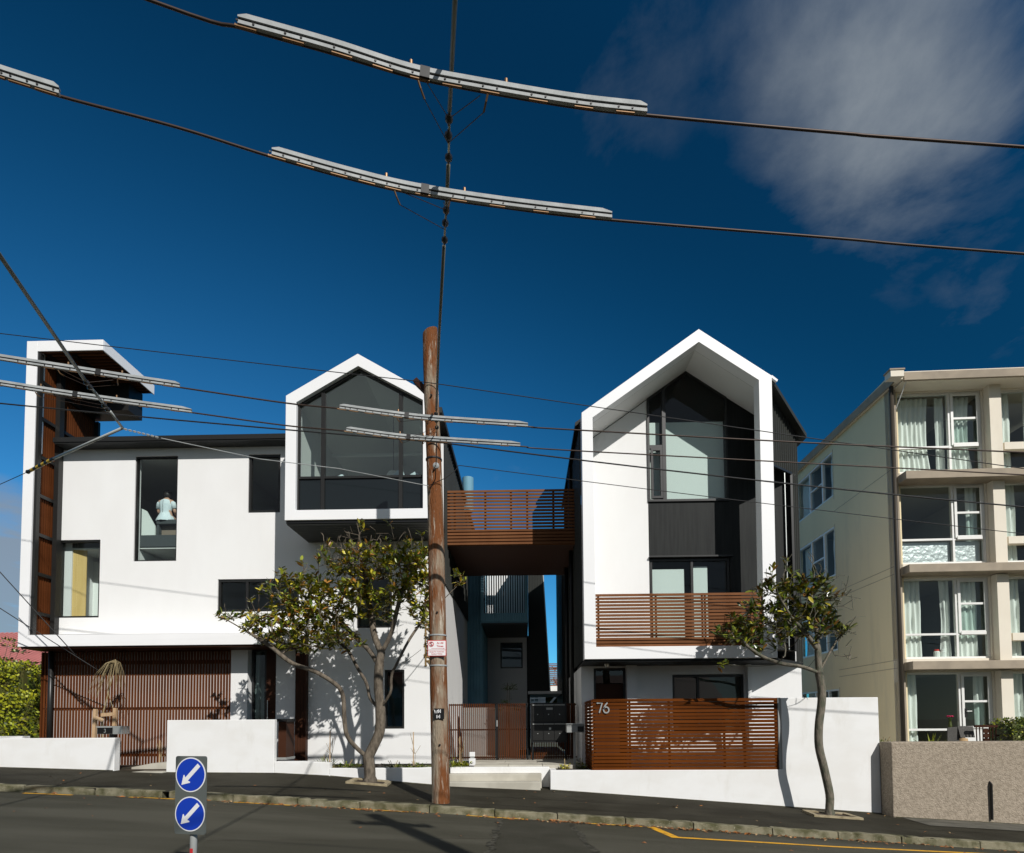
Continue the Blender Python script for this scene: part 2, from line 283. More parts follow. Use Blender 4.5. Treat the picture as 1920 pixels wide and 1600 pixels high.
def O(name, mb, mats, parent=None, smooth=False, bevel=0.0, local=False, label=None, kind=None, seg=2):
    me = bpy.data.meshes.new(name); off = Vector((0, 0, 0)) if (parent is None or local) else wl(parent)
    me.from_pydata([(v[0]-off.x, v[1]-off.y, v[2]-off.z) for v in mb.v], [], mb.f)
    for m in (mats if isinstance(mats, (list, tuple)) else [mats]): me.materials.append(m)
    me.polygons.foreach_set('material_index', mb.m)
    if smooth: me.polygons.foreach_set('use_smooth', [True]*len(me.polygons))
    bmx = bmesh.new(); bmx.from_mesh(me); bmesh.ops.recalc_face_normals(bmx, faces=bmx.faces)
    if bevel: bmesh.ops.remove_doubles(bmx, verts=bmx.verts, dist=1e-5)
    bmx.to_mesh(me); bmx.free(); me.update()
    o = bpy.data.objects.new(name, me); COL.objects.link(o)
    if parent is not None: o.parent = parent
    if bevel:
        b = o.modifiers.new('bevel', 'BEVEL'); b.width = bevel; b.segments = seg; b.limit_method = 'ANGLE'; b.angle_limit = 0.6
    if label: o['label'] = label
    if kind: o['kind'] = kind
    return o
def thing(name, label, cat, loc, group=None, rotz=0):
    o = bpy.data.objects.new(name, None); COL.objects.link(o); o.location = loc; o.rotation_euler = (0, 0, rotz); o.empty_display_size = 0.2
    o['label'] = label; o['category'] = cat
    if group: o['group'] = group
    return o
def tag(o, label, cat, group=None):
    o['label'] = label; o['category'] = cat
    if group: o['group'] = group
    return o
def inst(o, parent, loc, rot=None, scale=None, mesh=None):      # a copy of one part, sharing its mesh
    c = o.copy(); COL.objects.link(c); c.parent = parent; c.location = loc
    if mesh: c.data = mesh
    if rot is not None: c.rotation_euler = rot
    if scale is not None: c.scale = scale
    return c
def struct(name, mb, m, parent=None, **k):
    o = O(name, mb, m, parent, **k)
    if parent is None: o['kind'] = 'structure'
    return o
def lerp(tab, x):
    if x <= tab[0][0]: return tab[0][1]
    for (a, b), (c, d) in zip(tab, tab[1:]):
        if x <= c: return b + (d-b)*(x-a)/(c-a)
    return tab[-1][1]
def window(parent, x0, x1, z0, z1, y, fm=None, gm=None, fw=0.05, mull=(), trans=(), dep=0.09, ins=0.03, glassy=True, name='window', cols=None):
    """frame set in an opening at depth y (outer face), panes as sub-parts; trans = heights, or {column: heights} through cols"""
    fm = fm or alu; gm = gm or gl; b = MB(); e = 0.003
    y0, y1 = y + ins, y + ins + dep
    b.ring([(x0+e, z0+e), (x0+e, z1-e), (x1-e, z1-e), (x1-e, z0+e)], [(x0+fw, z0+fw), (x0+fw, z1-fw), (x1-fw, z1-fw), (x1-fw, z0+fw)], y0, y1)
    edges = [x0+fw] + [q for m_ in mull for q in (m_-fw/2, m_+fw/2)] + [x1-fw]
    for m_ in mull: b.box(m_-fw/2, m_+fw/2, y0+.004, y1-.004, z0+fw, z1-fw)
    cells = []
    for i in range(0, len(edges), 2):
        tr = trans if not isinstance(trans, dict) else trans.get(i//2, ())
        for t in tr: b.box(edges[i], edges[i+1], y0+.008, y1-.008, t-fw/2, t+fw/2)
        zz = [z0+fw] + [q for t in tr for q in (t-fw/2, t+fw/2)] + [z1-fw]
        cells += [(edges[i], edges[i+1], zz[k], zz[k+1]) for k in range(0, len(zz), 2)]
    w = O(name, b, fm, parent)
    if glassy:
        for a, c, d, f in cells:
            O('pane', MB().box(a, c, (y0+y1)/2-.004, (y0+y1)/2+.004, d, f), gm, w)
    return w
# stroke lettering: polylines on a 0..1 grid, built as flat bars
def arc(cx, cy, rx, ry, a0, a1, n=14): return [(cx+rx*math.cos(math.radians(a0+(a1-a0)*i/n)), cy+ry*math.sin(math.radians(a0+(a1-a0)*i/n))) for i in range(n+1)]
GLY = {
 'Z': [[(0,1),(.75,1),(0,0),(.75,0)]], 'A': [[(0,0),(.42,1),(.84,0)],[(.17,.36),(.67,.36)]], 'V': [[(0,1),(.42,0),(.84,1)]],
 'O': [arc(.45,.5,.45,.5,0,360,20)], 'S': [arc(.32,.75,.29,.25,20,270,10)+arc(.32,.25,.31,.25,90,-160,10)], 'C': [arc(.45,.5,.45,.5,50,310,16)],
 'R': [[(.1,0),(.1,1)],[(.1,1)]+arc(.36,.75,.25,.25,90,-90,8)+[(.1,.5)],[(.34,.5),(.78,0)]], 'N': [[(.06,0),(.06,1),(.8,0),(.8,1)]],
 'E': [[(.1,0),(.1,1)],[(.1,1),(.62,1)],[(.1,.5),(.5,.5)],[(.1,0),(.65,0)]], '7': [[(0,1),(.56,1),(.26,0)]],
 '6': [[(.44,1.04),(.30,.88),(.17,.70),(.08,.52),(.04,.35)], arc(.31,.30,.27,.30,0,360,22)], '3': [arc(.25,.76,.22,.24,150,-90,8)+arc(.25,.27,.25,.27,90,-150,8)],
 'W': [[(0,1),(.22,0),(.45,.8),(.68,0),(.9,1)]], 'H': [[(.08,0),(.08,1)],[(.62,0),(.62,1)],[(.08,.5),(.62,.5)]], '1': [[(.1,.8),(.28,1),(.28,0)]],
 '4': [[(.45,0),(.45,1),(0,.32),(.62,.32)]]}
SERIF = {'Z':[(0,.85,'v'),(.75,.15,'v')], 'A':[(0,0,'h'),(.84,0,'h')], 'V':[(0,1,'h'),(.84,1,'h')], 'R':[(.1,0,'h'),(.78,0,'h'),(.02,1,'h')], 'N':[(.06,0,'h'),(.06,1,'h'),(.8,1,'h')], 'E':[(.62,.92,'v'),(.65,.08,'v'),(.02,0,'h'),(.02,1,'h')]}
def glyph(b, ch, x, z, h, y0, y1, w, serif=False, m=0):
    for pl in GLY[ch]:
        pts = [(x+p[0]*h, z+p[1]*h) for p in pl]; n = len(pts); L = []; R = []
        closed = math.hypot(pts[0][0]-pts[-1][0], pts[0][1]-pts[-1][1]) < 1e-4
        for i in range(n):
            p0 = pts[i-1] if i else (pts[-2] if closed else pts[0]); p1 = pts[i+1] if i < n-1 else (pts[1] if closed else pts[-1])
            dx, dz = p1[0]-p0[0], p1[1]-p0[1]; l = math.hypot(dx, dz) or 1
            L.append((pts[i][0]-dz/l*w/2, pts[i][1]+dx/l*w/2)); R.append((pts[i][0]+dz/l*w/2, pts[i][1]-dx/l*w/2))
        b.ring(L, R, y0, y1, m, closed=False)
    if serif:
        for sx, sz, o in SERIF.get(ch, ()):
            q = w*.5
            if o == 'h': b.box(x+sx*h-.09*h-q/2, x+sx*h+.09*h+q/2, y0+.0006, y1, z+sz*h-q, z+sz*h+q)
            else: b.box(x+sx*h-q, x+sx*h+q, y0+.0006, y1, z+sz*h-.11*h, z+sz*h+.11*h)
# ------------------------------------------------------------------ ground
ZK = [(-60, 3.4), (-12, .70), (-8.57, .512), (-5.84, .395), (-3.32, .25), (-1.26, .128), (.6, 0), (2.12, -.092), (3.12, -.165), (4.25, -.245), (5.36, -.315), (7.26, -.445), (12, -.75), (60, -3.6)]
ZW = [(-60, 3.45), (-12, .66), (-10.81, .60), (-8.34, .52), (-7.33, .48), (-5.06, .455), (-3.97, .395), (-1.91, .21), (.47, .10), (7.01, -.39), (12, -.69), (60, -3.5)]
def zk(x): return lerp(ZK, x)
def zw(x): return lerp(ZW, x)
def zroad(x, y): return zk(x) - .11 + .03*(min(9.64, y) - max(-9, 9.64-4.6) if False else 0) + (.03*(9.64-y) if y > 4.6 else .03*5.04 - .03*(4.6-y))
def zpath(x, y): t = (y-9.80)/(12.2-9.80); return zk(x) + (zw(x)-zk(x))*t
XS = [-60, -45, -30, -22, -16] + [-13 + .5*i for i in range(51)] + [14, 18, 24, 32, 45, 60]
struct('road', MB().sheet([[(x, y, zroad(x, y)) for x in XS] for y in [-14, -9, -6, -3, 0, 2, 3.5, 4.6, 5.5, 6.5, 7.5, 8.5, 9.2, 9.70]]), road_m)
struct('footpath', MB().sheet([[(x, y, zpath(x, y) - .006) for x in XS] for y in [9.66, 10.2, 10.8, 11.4, 12, 12.5, 13.0]]), path_m)
g = []
for y in [-1500, -400, -120, -40, -15, 12.6, 25, 60, 140, 400, 1500]:
    g.append([(x, y, zk(max(-60, min(60, x))) - (.5 if -40 < y < 20 else .55)) for x in (-1500, -300, -60, -40, -20, -12, -8, -4, 0, 4, 8, 12, 20, 40, 60, 300, 1500)])
struct('ground', MB().sheet(g), earth)
kr = bpy.data.objects.new('kerb', None); COL.objects.link(kr); kr['kind'] = 'structure'; kr.location = (0, 9.64, 0)
x = -13.0; k = 0
while x < 12.5:
    L = 1.0 + random.uniform(-.12, .25); x2 = x + L
    brk = -6.95 < x + L < -5.6
    if brk: x2 = x + L*.9
    j = random.uniform(-.008, .008); gp = .012 if not brk else .03
    s = MB(); a, b_ = x + gp, x2
    pf = lambda X, top: zk(X) + (0.004 if top else -.32) + j
    s.add([(a, 9.645+j, pf(a, 0)), (b_, 9.645+j, pf(b_, 0)), (b_, 9.805, pf(b_, 0)), (a, 9.805, pf(a, 0)), (a, 9.66+j, pf(a, 1)), (b_, 9.66+j, pf(b_, 1)), (b_, 9.805, pf(b_, 1)), (a, 9.805, pf(a, 1))],
          [(0,3,2,1),(4,5,6,7),(0,1,5,4),(1,2,6,5),(2,3,7,6),(3,0,4,7)])
    bmx = bmesh.new(); vs = [bmx.verts.new(v) for v in s.v]; [bmx.faces.new([vs[i] for i in f]) for f in s.f]
    bmesh.ops.subdivide_edges(bmx, edges=[e for e in bmx.edges if abs(e.verts[0].co.x-e.verts[1].co.x) > .3], cuts=9, use_grid_fill=True)
    for v in bmx.verts:
        if v.co.z > zk(v.co.x) - .2: v.co.y += random.uniform(-.008, .006) if v.co.y < 9.75 else 0; v.co.z += random.uniform(-.010, .004)
    s = MB(); bmx.verts.index_update(); s.add([tuple(v.co) for v in bmx.verts], [tuple(v.index for v in f.verts) for f in bmx.faces]); bmx.free()
    O('kerb_stone', s, kerbm, kr, bevel=.010)
    x = x2 + (.10 if brk and k == 0 else 0); k += 1 if brk else 0
for a, b_ in ((-60, -13.2), (12.8, 60)):
    q = [a + (b_-a)*i/8 for i in range(9)]
    O('kerb_run', MB().sheet([[(t, 9.645, zk(t)-.3) for t in q], [(t, 9.66, zk(t)) for t in q], [(t, 9.805, zk(t)) for t in q], [(t, 9.805, zk(t)-.3) for t in q]]), kerbm, kr)
def onroad(pts, name, m, dz=.004):
    return MB().add([(x, y, zroad(x, y) + dz) for x, y in pts], [tuple(range(len(pts)))])
mk = bpy.data.objects.new('road_markings', None); COL.objects.link(mk); mk['kind'] = 'structure'; mk.location = (0, 9.5, 0)
for a, b_, y0 in [(-8.05, -7.25, 9.50), (-6.35, -5.62, 9.53), (-4.68, -3.76, 9.56), (-2.8, -1.88, 9.56), (-.96, -.05, 9.56), (.91, 1.80, 9.56), (-10.6, -9.7, 9.5)]:
    s = MB(); n = 6; q = [a + (b_-a)*i/n for i in range(n+1)]
    s.sheet([[(t, y0 + random.uniform(-.008, .008), zroad(t, y0) + .004) for t in q], [(t, y0+.075 + random.uniform(-.008, .008), zroad(t, y0+.075) + .004) for t in q]])
    O('dash', s, yellow, mk)
s = MB(); s.sheet([[(x, y, zroad(x, y)+.004) for x, y in ((1.87, 9.60), (2.03, 8.62), (4.4, 8.79), (6.96, 9.08), (12, 9.40))], [(x, y, zroad(x, y)+.004) for x, y in ((2.02, 9.60), (2.15, 8.73), (4.4, 8.89), (6.96, 9.18), (12, 9.50))]])
O('bay_line', s, yellow, mk)
P_ = [[(-.42 + random.uniform(-.02, .02), y) for y in (9.58, 8.9, 8.2, 7.5, 6.8, 6, 5, 4)], [(.66 + .05*(9.6-y) + random.uniform(-.02, .02), y) for y in (9.58, 8.9, 8.2, 7.5, 6.8, 6, 5, 4)]]
struct('asphalt_patch', MB().sheet([[(x, y, zroad(x, y)+.003) for x, y in r] for r in P_]), patch_m)
for i, x0 in enumerate((-.42, .66)):                              # ragged sealed seams along the patch
    q = []; y = 9.55
    while y > 4.2: q.append((x0 + (.05*(9.6-y) if i else 0) + random.uniform(-.03, .03), y, random.uniform(.02, .06))); y -= random.uniform(.06, .16)
    struct('patch_seam', MB().sheet([[(x-w, y, zroad(x, y)+.006) for x, y, w in q], [(x+w, y, zroad(x, y)+.006) for x, y, w in q]]), mat('seam_tar_%s' % 'ab'[i], (.028, .027, .02), .7, (.085, .08, .062), 14, 1.0, .3, 90, spec=.1))
for x0, y0, dx, dy, n in ((-6.2, 8.9, .16, -.02, 30), (-3.4, 6.4, .15, .05, 26), (2.4, 7.6, .17, .02, 34), (-.2, 8.3, .02, -.15, 16), (4.4, 8.2, .13, -.06, 22)):   # hairline cracks
    q = [(x0, y0)]
    for i in range(n): q.append((q[-1][0] + dx + random.uniform(-.05, .05), q[-1][1] + dy + random.uniform(-.06, .06)))
    struct('road_crack', MB().sheet([[(x, y-.005, zroad(x, y)+.005) for x, y in q], [(x, y+.006, zroad(x, y)+.005) for x, y in q]]), soil)
# soil and moss gathered where the walls meet the footpath
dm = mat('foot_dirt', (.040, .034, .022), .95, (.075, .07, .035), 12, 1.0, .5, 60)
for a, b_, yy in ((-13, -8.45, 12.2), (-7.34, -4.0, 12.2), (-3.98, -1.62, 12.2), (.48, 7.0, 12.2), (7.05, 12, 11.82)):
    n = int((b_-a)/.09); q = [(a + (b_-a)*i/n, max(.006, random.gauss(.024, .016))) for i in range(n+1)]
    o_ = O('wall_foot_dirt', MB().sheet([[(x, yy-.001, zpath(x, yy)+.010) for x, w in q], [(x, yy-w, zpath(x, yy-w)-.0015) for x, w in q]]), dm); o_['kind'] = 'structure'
# concrete crossing at the far right end of the footpath
struct('concrete_crossing', MB().sheet([[(x, y, zpath(x, y)+.002) for x in (7.15, 7.6, 8.2, 9, 10, 12)] for y in (11.0, 11.5, 11.9)] ), mat('weathered_concrete', (.115, .108, .085), .9, (.07, .066, .052), 4, .8, .3, 60))
# fallen leaves: a drift along the gutter and a few strays
s = MB()
def drop_leaf(x, y, z, sz):
    a = random.uniform(0, 6.28); t1, t2 = random.uniform(-.5, .5), random.uniform(-.5, .5); c, sn = math.cos(a)*sz, math.sin(a)*sz
    s.add([(x-c, y-sn, z+.004), (x+sn*.4, y-c*.4, z+.006+abs(t1)*sz), (x+c, y+sn, z+.005+abs(t2)*sz*.6), (x-sn*.4, y+c*.4, z+.004+abs(t2)*sz)], [(0, 1, 3), (1, 2, 3)], random.choice((0, 0, 1, 2)))
for i in range(520):
    x = random.choice([random.gauss(-4.5, 1.0), random.gauss(-2.6, .6), random.gauss(1.6, .9), random.gauss(2.6, 1), random.gauss(5, 1.2), random.uniform(-8, 8), random.gauss(.4, .5)])
    y = 9.64 - abs(random.gauss(0, .09)) - .01
    drop_leaf(x, y, zroad(x, y), random.uniform(.025, .06))
for i in range(60):
    x, y = random.uniform(-9, 8), random.uniform(9.9, 12.1); drop_leaf(x, y, zpath(x, y)-.004, random.uniform(.02, .045))
for i in range(26):
    x, y = random.uniform(-8, 8), random.uniform(7.5, 9.3); drop_leaf(x, y, zroad(x, y), random.uniform(.02, .04))
lit = O('fallen_leaves', s, [litter1, litter2, litter3]); lit['kind'] = 'stuff'; tag(lit, 'brown and orange dead leaves drifted along the gutter under the kerb', 'leaves')
# ------------------------------------------------------------------ corner house (left)
H1 = thing('corner_house', 'white rendered house with projecting glazed gable box and slatted garage screen', 'house', (-6.5, 13.85, .5))
YW = 13.85
holes = [(-9.22, -8.2, 5.29, 7.81), (-6.51, -5.75, 6.41, 7.81), (-11.2, -10.02, 3.97, 5.82), (-7.2, -5.28, 4.07, 4.84), (-3.92, -3.1, 3.66, 5.04), (-3.27, -2.81, 1.32, 2.68),
         (-11.4, -6.86, .3, 3.28), (-6.47, -5.80, .3, 3.28), (-4.95, -2.12, 5.9, 8.2)]
O('wall', MB().panel(-11.06, -1.90, .42, 7.99, YW, YW+.22, holes), white, H1)
b = MB().box(-2.12, -1.90, YW+.22, 24, .3, 8.2); O('side_wall', b, white, H1)
O('upper_side_wall', MB().corr((-1.885, 13.9), (-1.885, 24), 4.7, 8.3, .19, .025), corr, H1)
O('rear_wall', MB().box(-11.06, -1.90, 24, 24.2, .3, 8.2), white, H1)
O('left_wall', MB().box(-11.06, -10.86, YW+.22, 24, 3.3, 8.0), white, H1)
O('flat_roof', MB().box(-11.02, -5.12, 13.62, 24.1, 8.05, 8.15), alu, H1)
gt = MB().box(-10.95, -5.125, 13.50, 13.64, 8.02, 8.13); gt.box(-10.93, -5.125, 13.52, 13.84, 7.99, 8.05)
O('gutter', gt, alu, H1)
# inner floors and partitions, what the windows show
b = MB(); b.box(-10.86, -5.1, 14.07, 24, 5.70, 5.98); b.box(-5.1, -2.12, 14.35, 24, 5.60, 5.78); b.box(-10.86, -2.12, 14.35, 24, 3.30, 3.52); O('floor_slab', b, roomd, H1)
O('ceiling', MB().box(-10.86, -5.2, 14.10, 24, 7.90, 7.985), room, H1)
O('lower_ceiling', MB().box(-10.86, -5.1, 14.1, 24, 5.66, 5.695), room, H1)
b = MB(); b.box(-9.36, -9.26, 14.08, 19, 3.52, 5.65); b.box(-7.95, -7.85, 14.3, 19, 3.52, 5.65); b.box(-7.3, -7.2, 14.08, 19, 5.98, 7.9); b.box(-10.86, -2.12, 17.2, 17.3, 3.52, 5.58)
O('partition_wall', b, room, H1)
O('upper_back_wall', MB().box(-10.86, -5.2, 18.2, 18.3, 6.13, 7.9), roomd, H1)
O('stair_balustrade', MB().prism([(-9.50, 5.98), (-9.50, 6.80), (-9.36, 6.73), (-9.13, 6.33), (-9.13, 5.98)], 14.5, 14.55), blind_m, H1)
O('plywood_panel', MB().prism([(-10.95, 14.09), (-10.60, 14.22), (-10.60, 14.20), (-10.95, 14.07)], 3.6, 5.8, axis='z'), ply, H1)
O('hall_wall', MB().prism([(-11.05, 14.75), (-10.0, 14.95), (-10.0, 15.0), (-11.05, 14.8)], 3.52, 5.55, axis='z'), room, H1)
O('downlight', MB().lathe([(.05, 0), (.05, .03), (.03, .03)], (-8.85, 14.9, 5.76)), steel, H1)
window(H1, -9.22, -8.2, 5.29, 7.81, YW, fw=.035, gm=gl)
window(H1, -6.51, -5.75, 6.41, 7.81, YW, fw=.06, gm=gl)
window(H1, -11.03, -10.02, 3.97, 5.82, YW, fw=.045)
window(H1, -7.2, -5.28, 4.07, 4.84, YW, fw=.06, mull=(-6.52,))
window(H1, -3.92, -3.1, 3.66, 5.04, YW, fw=.05)
window(H1, -3.27, -2.81, 1.32, 2.68, YW, fw=.05, gm=gld)
# white fascia frame: fin, top fold and bottom band
out = [(-8.33, 8.90), (-8.33, 9.12), (-9.58, 10.22), (-11.34, 10.22), (-11.34, 3.21), (-5.16, 3.21)]
inn = [(-8.41, 8.96), (-8.41, 8.98), (-9.62, 9.985), (-11.09, 9.97), (-11.11, 3.475), (-5.16, 3.475)]
out = [(-8.33, 8.90), (-9.59, 10.22), (-11.34, 10.22), (-11.34, 3.21), (-5.16, 3.21)]
inn = [(-8.45, 8.90), (-9.60, 9.985), (-11.09, 9.97), (-11.11, 3.475), (-5.16, 3.475)]
b = MB()
b.box(-11.092, -9.57, 13.16, 13.19, 9.975, 10.22); b.box(-9.60, -9.57, 13.192, 15.06, 9.975, 10.219)
b.prism([(-11.34, 10.219), (-11.34, 3.21), (-11.11, 3.475), (-11.094, 10.219)], 13.16, 13.40)
b.prism([(-11.34, 3.21), (-5.16, 3.21), (-5.16, 3.475), (-11.11, 3.475)], 13.16, YW-.002)
O('fascia_frame', b, fascia, H1, bevel=.006)
O('band_soffit', MB().box(-11.3, -5.18, 13.2, YW-.004, 3.17, 3.208), darkwood, H1)
# flat canopy with a slatted lining
O('canopy_lining', MB().box(-11.09, -9.602, 13.195, 15.05, 10.03, 10.21).box(-11.335, -11.09, 13.402, 15.05, 10.03, 10.21).box(-11.335, -11.15, 13.402, 15.05, 9.80, 10.03), blackp, H1)
sl = O('canopy_slat', MB().box(-11.05, -9.61, 13.22, 13.265, 9.985, 10.025), slat_b, H1)
for i in range(1, 15): inst(sl, H1, (0, .125*i, 0))
O('canopy_beam', MB().box(-10.42, -10.30, 13.32, 14.5, 9.93, 9.985).box(-11.0, -10.9, 13.32, 14.5, 9.93, 9.985), alu, H1)
O('hanging_box', MB().box(-11.30, -9.87, 14.52, 15.05, 9.29, 9.983), alu, H1)
# batten screen on the inner face of the fin
scr = O('side_screen', MB().box(-11.09, -11.03, 13.18, 13.28, 3.48, 9.95), alu, H1)
b = MB(); b.box(-11.06, -10.955, 13.70, 13.84, 3.48, 9.9); b.box(-11.07, -10.97, 14.98, 15.06, 8.1, 9.25); O('screen_post', b, alu, scr)
bt = O('batten', MB().box(-11.13, -11.10, 13.30, 13.345, 3.50, 9.92), batten, scr)
for i in range(1, 26):
    inst(bt, scr, (0, .068*i, 0))
b = MB()
for z in (3.95, 4.85, 5.75, 6.65, 7.55, 8.45, 9.3): b.box(-11.10, -11.05, 13.28, 15.03, z, z+.075)
O('screen_rail', b, alu, scr)
# garage screen: vertical battens over a pale door, rails behind
gs = O('garage_screen', MB().box(-11.25, -6.88, 13.885, 13.91, .40, 3.15), mat('garage_backing', (.50, .45, .42), .7), H1)
rl = MB(); rl.box(-11.28, -6.87, 13.8735, 13.884, 1.80, 1.86); rl.box(-11.28, -6.87, 13.8735, 13.884, .72, .78); rl.box(-11.28, -6.87, 13.8735, 13.884, 2.86, 2.95); rl.box(-11.25, -6.88, 13.94, 14.05, 2.45, 3.28)
O('screen_rail', rl, darkwood, gs)
gb = O('batten', MB().box(-11.30, -11.256, 13.861, 13.873, 1.845, 3.17), batten, gs)
gb2 = O('batten', MB().box(-11.30, -11.256, 13.861, 13.873, .50, 1.825), batten, gs)
for i in range(1, 64):
    dx = .0697*i; inst(gb, gs, (dx, 0, 0)); inst(gb2, gs, (dx, 0, 0))
O('downpipe', MB().tube([(-11.04, 13.75, .6), (-11.04, 13.75, 3.17)], .055, 12), alu, H1, smooth=True)
O('screen_return', MB().box(-11.40, -11.36, 13.9, 17, .5, 3.17), batten, H1)
# entry recess, door, sidelight, timber post
b = MB(); b.box(-6.47, -6.30, 14.1, 14.2, .4, 3.28); O('entry_reveal', b, white, H1)
window(H1, -6.44, -6.10, .45, 3.20, 14.0, fw=.045, gm=gld, name='sidelight')
dr = O('front_door', MB().box(-6.10, -5.80, 14.02, 14.07, .42, 3.24), darkwood, H1)
O('door_handle', MB().tube([(-6.05, 13.98, 1.45), (-6.05, 13.98, 2.0)], .012, 8), steel, dr)
O('hall', MB().box(-6.6, -5.7, 15.2, 15.3, .4, 3.3), roomg, H1)
ps = MB()
for i in range(4): ps.box(-5.29 + i*.064, -5.29 + i*.064 + .058, 13.70, 13.845, .56, 3.46)
O('timber_post', ps, darkwood, H1)
O('base_flashing', MB().box(-5.0, -1.92, 13.83, 13.85, .48, .52), alu, H1)
# projecting gable box
YB = 12.5
outb = [(-5.09, 5.76), (-5.09, 8.46), (-3.55, 9.35), (-2.05, 8.47), (-2.05, 5.76)]; innb = [(-4.865, 5.975), (-4.865, 8.31), (-3.54, 9.08), (-2.15, 8.31), (-2.15, 5.975)]
O('gable_frame', MB().ring(outb, innb, YB, 12.86), fascia, H1, bevel=.006)
b = MB(); b.prism([(-5.088, 5.80), (-5.088, 8.46), (-5.0, 8.50), (-5.0, 5.80)], 12.862, 13.848); O('box_side', b, white, H1)
O('box_right_side', MB().corr((-2.06, 12.865), (-2.06, 13.9), 5.80, 8.46, .19, .02), corr, H1)
b = MB(); b.add([(-5.16, 12.84, 8.42), (-3.55, 12.84, 9.36), (-3.55, 24, 9.36), (-5.16, 24, 8.42), (-5.16, 12.84, 8.34), (-3.55, 12.84, 9.25), (-3.55, 24, 9.25), (-5.16, 24, 8.34)], [(0,1,2,3),(7,6,5,4),(0,4,5,1),(1,5,6,2),(2,6,7,3),(3,7,4,0)])
b.add([(-3.55, 12.84, 9.355), (-1.90, 12.84, 8.40), (-1.90, 24, 8.40), (-3.55, 24, 9.355), (-3.55, 12.84, 9.25), (-1.90, 12.84, 8.28), (-1.90, 24, 8.28), (-3.55, 24, 9.25)], [(0,1,2,3),(7,6,5,4),(0,4,5,1),(1,5,6,2),(2,6,7,3),(3,7,4,0)])
b.box(-1.96, -1.80, 12.9, 24, 8.24, 8.36); O('gable_roof', b, corr, H1)
so = O('box_soffit', MB().box(-5.07, -2.06, 12.54, YW+.02, 5.70, 5.757), blackp, H1)
sb = O('soffit_board', MB().box(-5.06, -2.07, 12.56, 12.69, 5.675, 5.698), corr, so)
for i in range(1, 9): inst(sb, so, (0, .143*i, 0))
gw = MB(); gw.ring(innb, [(-4.83, 6.01), (-4.83, 8.28), (-3.54, 9.03), (-2.185, 8.28), (-2.185, 6.01)], 12.60, 12.70)
gw.box(-4.36, -4.28, 12.602, 12.698, 6.0, 8.56); gw.box(-2.685, -2.605, 12.602, 12.698, 6.0, 8.53); gw.box(-4.83, -2.185, 12.61, 12.69, 6.69, 6.74)
gwo = O('gable_window', gw, alu, H1)
for pts in ([(-4.83, 6.74), (-4.83, 8.28), (-4.36, 8.545), (-4.36, 6.74)], [(-4.28, 6.74), (-4.28, 8.59), (-3.54, 9.02), (-2.685, 8.545), (-2.685, 6.74)], [(-2.605, 6.74), (-2.605, 8.50), (-2.185, 8.27), (-2.185, 6.74)]):
    O('pane', MB().prism(pts, 12.645, 12.653), glg, gwo)
for a, c in ((-4.83, -4.36), (-4.28, -2.685), (-2.605, -2.185)):
    O('spandrel_panel', MB().box(a, c, 12.645, 12.655, 6.01, 6.69), mat('dark_spandrel_glass', (.010, .014, .015), .06, spec=.6) if 'dark_spandrel_glass' not in MATS else MATS['dark_spandrel_glass'], gwo)
b = MB(); b.box(-5.0, -2.12, 12.72, 18, 5.80, 5.95); b.box(-4.99, -4.93, 12.75, 18, 5.95, 8.40); b.box(-2.13, -2.08, 12.75, 18, 5.95, 8.35); b.prism([(-5.0, 5.95), (-5.0, 8.4), (-3.55, 9.2), (-2.1, 8.4), (-2.1, 5.95)], 17.8, 17.9)
b.add([(-4.95, 12.75, 8.36), (-3.55, 12.75, 9.2), (-3.55, 18, 9.2), (-4.95, 18, 8.36)], [(0, 1, 2, 3)]); b.add([(-3.55, 12.75, 9.2), (-2.12, 12.75, 8.34), (-2.12, 18, 8.34), (-3.55, 18, 9.2)], [(0, 1, 2, 3)])
O('gable_room', b, room, H1)
O('ceiling_strip', MB().box(-4.9, -2.2, 14.9, 14.96, 8.20, 8.26), room, H1)
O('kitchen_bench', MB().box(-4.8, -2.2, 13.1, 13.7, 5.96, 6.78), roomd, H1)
lm = thing('pendant_lamp', 'pale dome pendant lamp hanging inside the glazed gable room', 'lamp', (-3.15, 14.2, 7.28))
s_ = O('lamp_shade', MB().lathe([(.05, .19), (.11, .18), (.165, .10), (.185, -.05), (.17, -.05), (.10, .12)], (-3.15, 14.2, 7.3), n=20), curtain_m, lm, smooth=True); O('cord', MB().tube([(-3.15, 14.2, 7.48), (-3.15, 14.2, 8.95)], .006, 6), cable, lm)
for i, (x, w, h, lab) in enumerate(((-4.05, .22, .14, 'crumpled pale cloth lying on the sill inside the gable window, left of centre'), (-2.75, .26, .22, 'white cushion standing behind the gable window sill beside the right mullion'), (-2.40, .22, .16, 'white cushion at the right corner of the gable window sill'), (-4.62, .16, .10, 'dark folded cloth on the sill at the left pane of the gable window'))):
    b = MB(); b.lathe([(.001, 0), (w*.5, h*.12), (w*.55, h*.45), (w*.35, h*.85), (.001, h)], (x, 13.0, 6.78), n=10)
    for q in range(len(b.v)):
        v = b.v[q]; b.v[q] = (v[0] + .05*math.sin(v[2]*40+i), v[1]*1.0, v[2] + .03*math.sin(v[0]*25))
    tag(O('cushion', b, dress_m if i < 3 else roomd, smooth=True), lab, 'cushion', 'soft things on the gable sill')
O('box_parapet_floor', MB().box(-4.9, -2.15, 12.75, 13.1, 6.70, 6.775), roomd, H1)
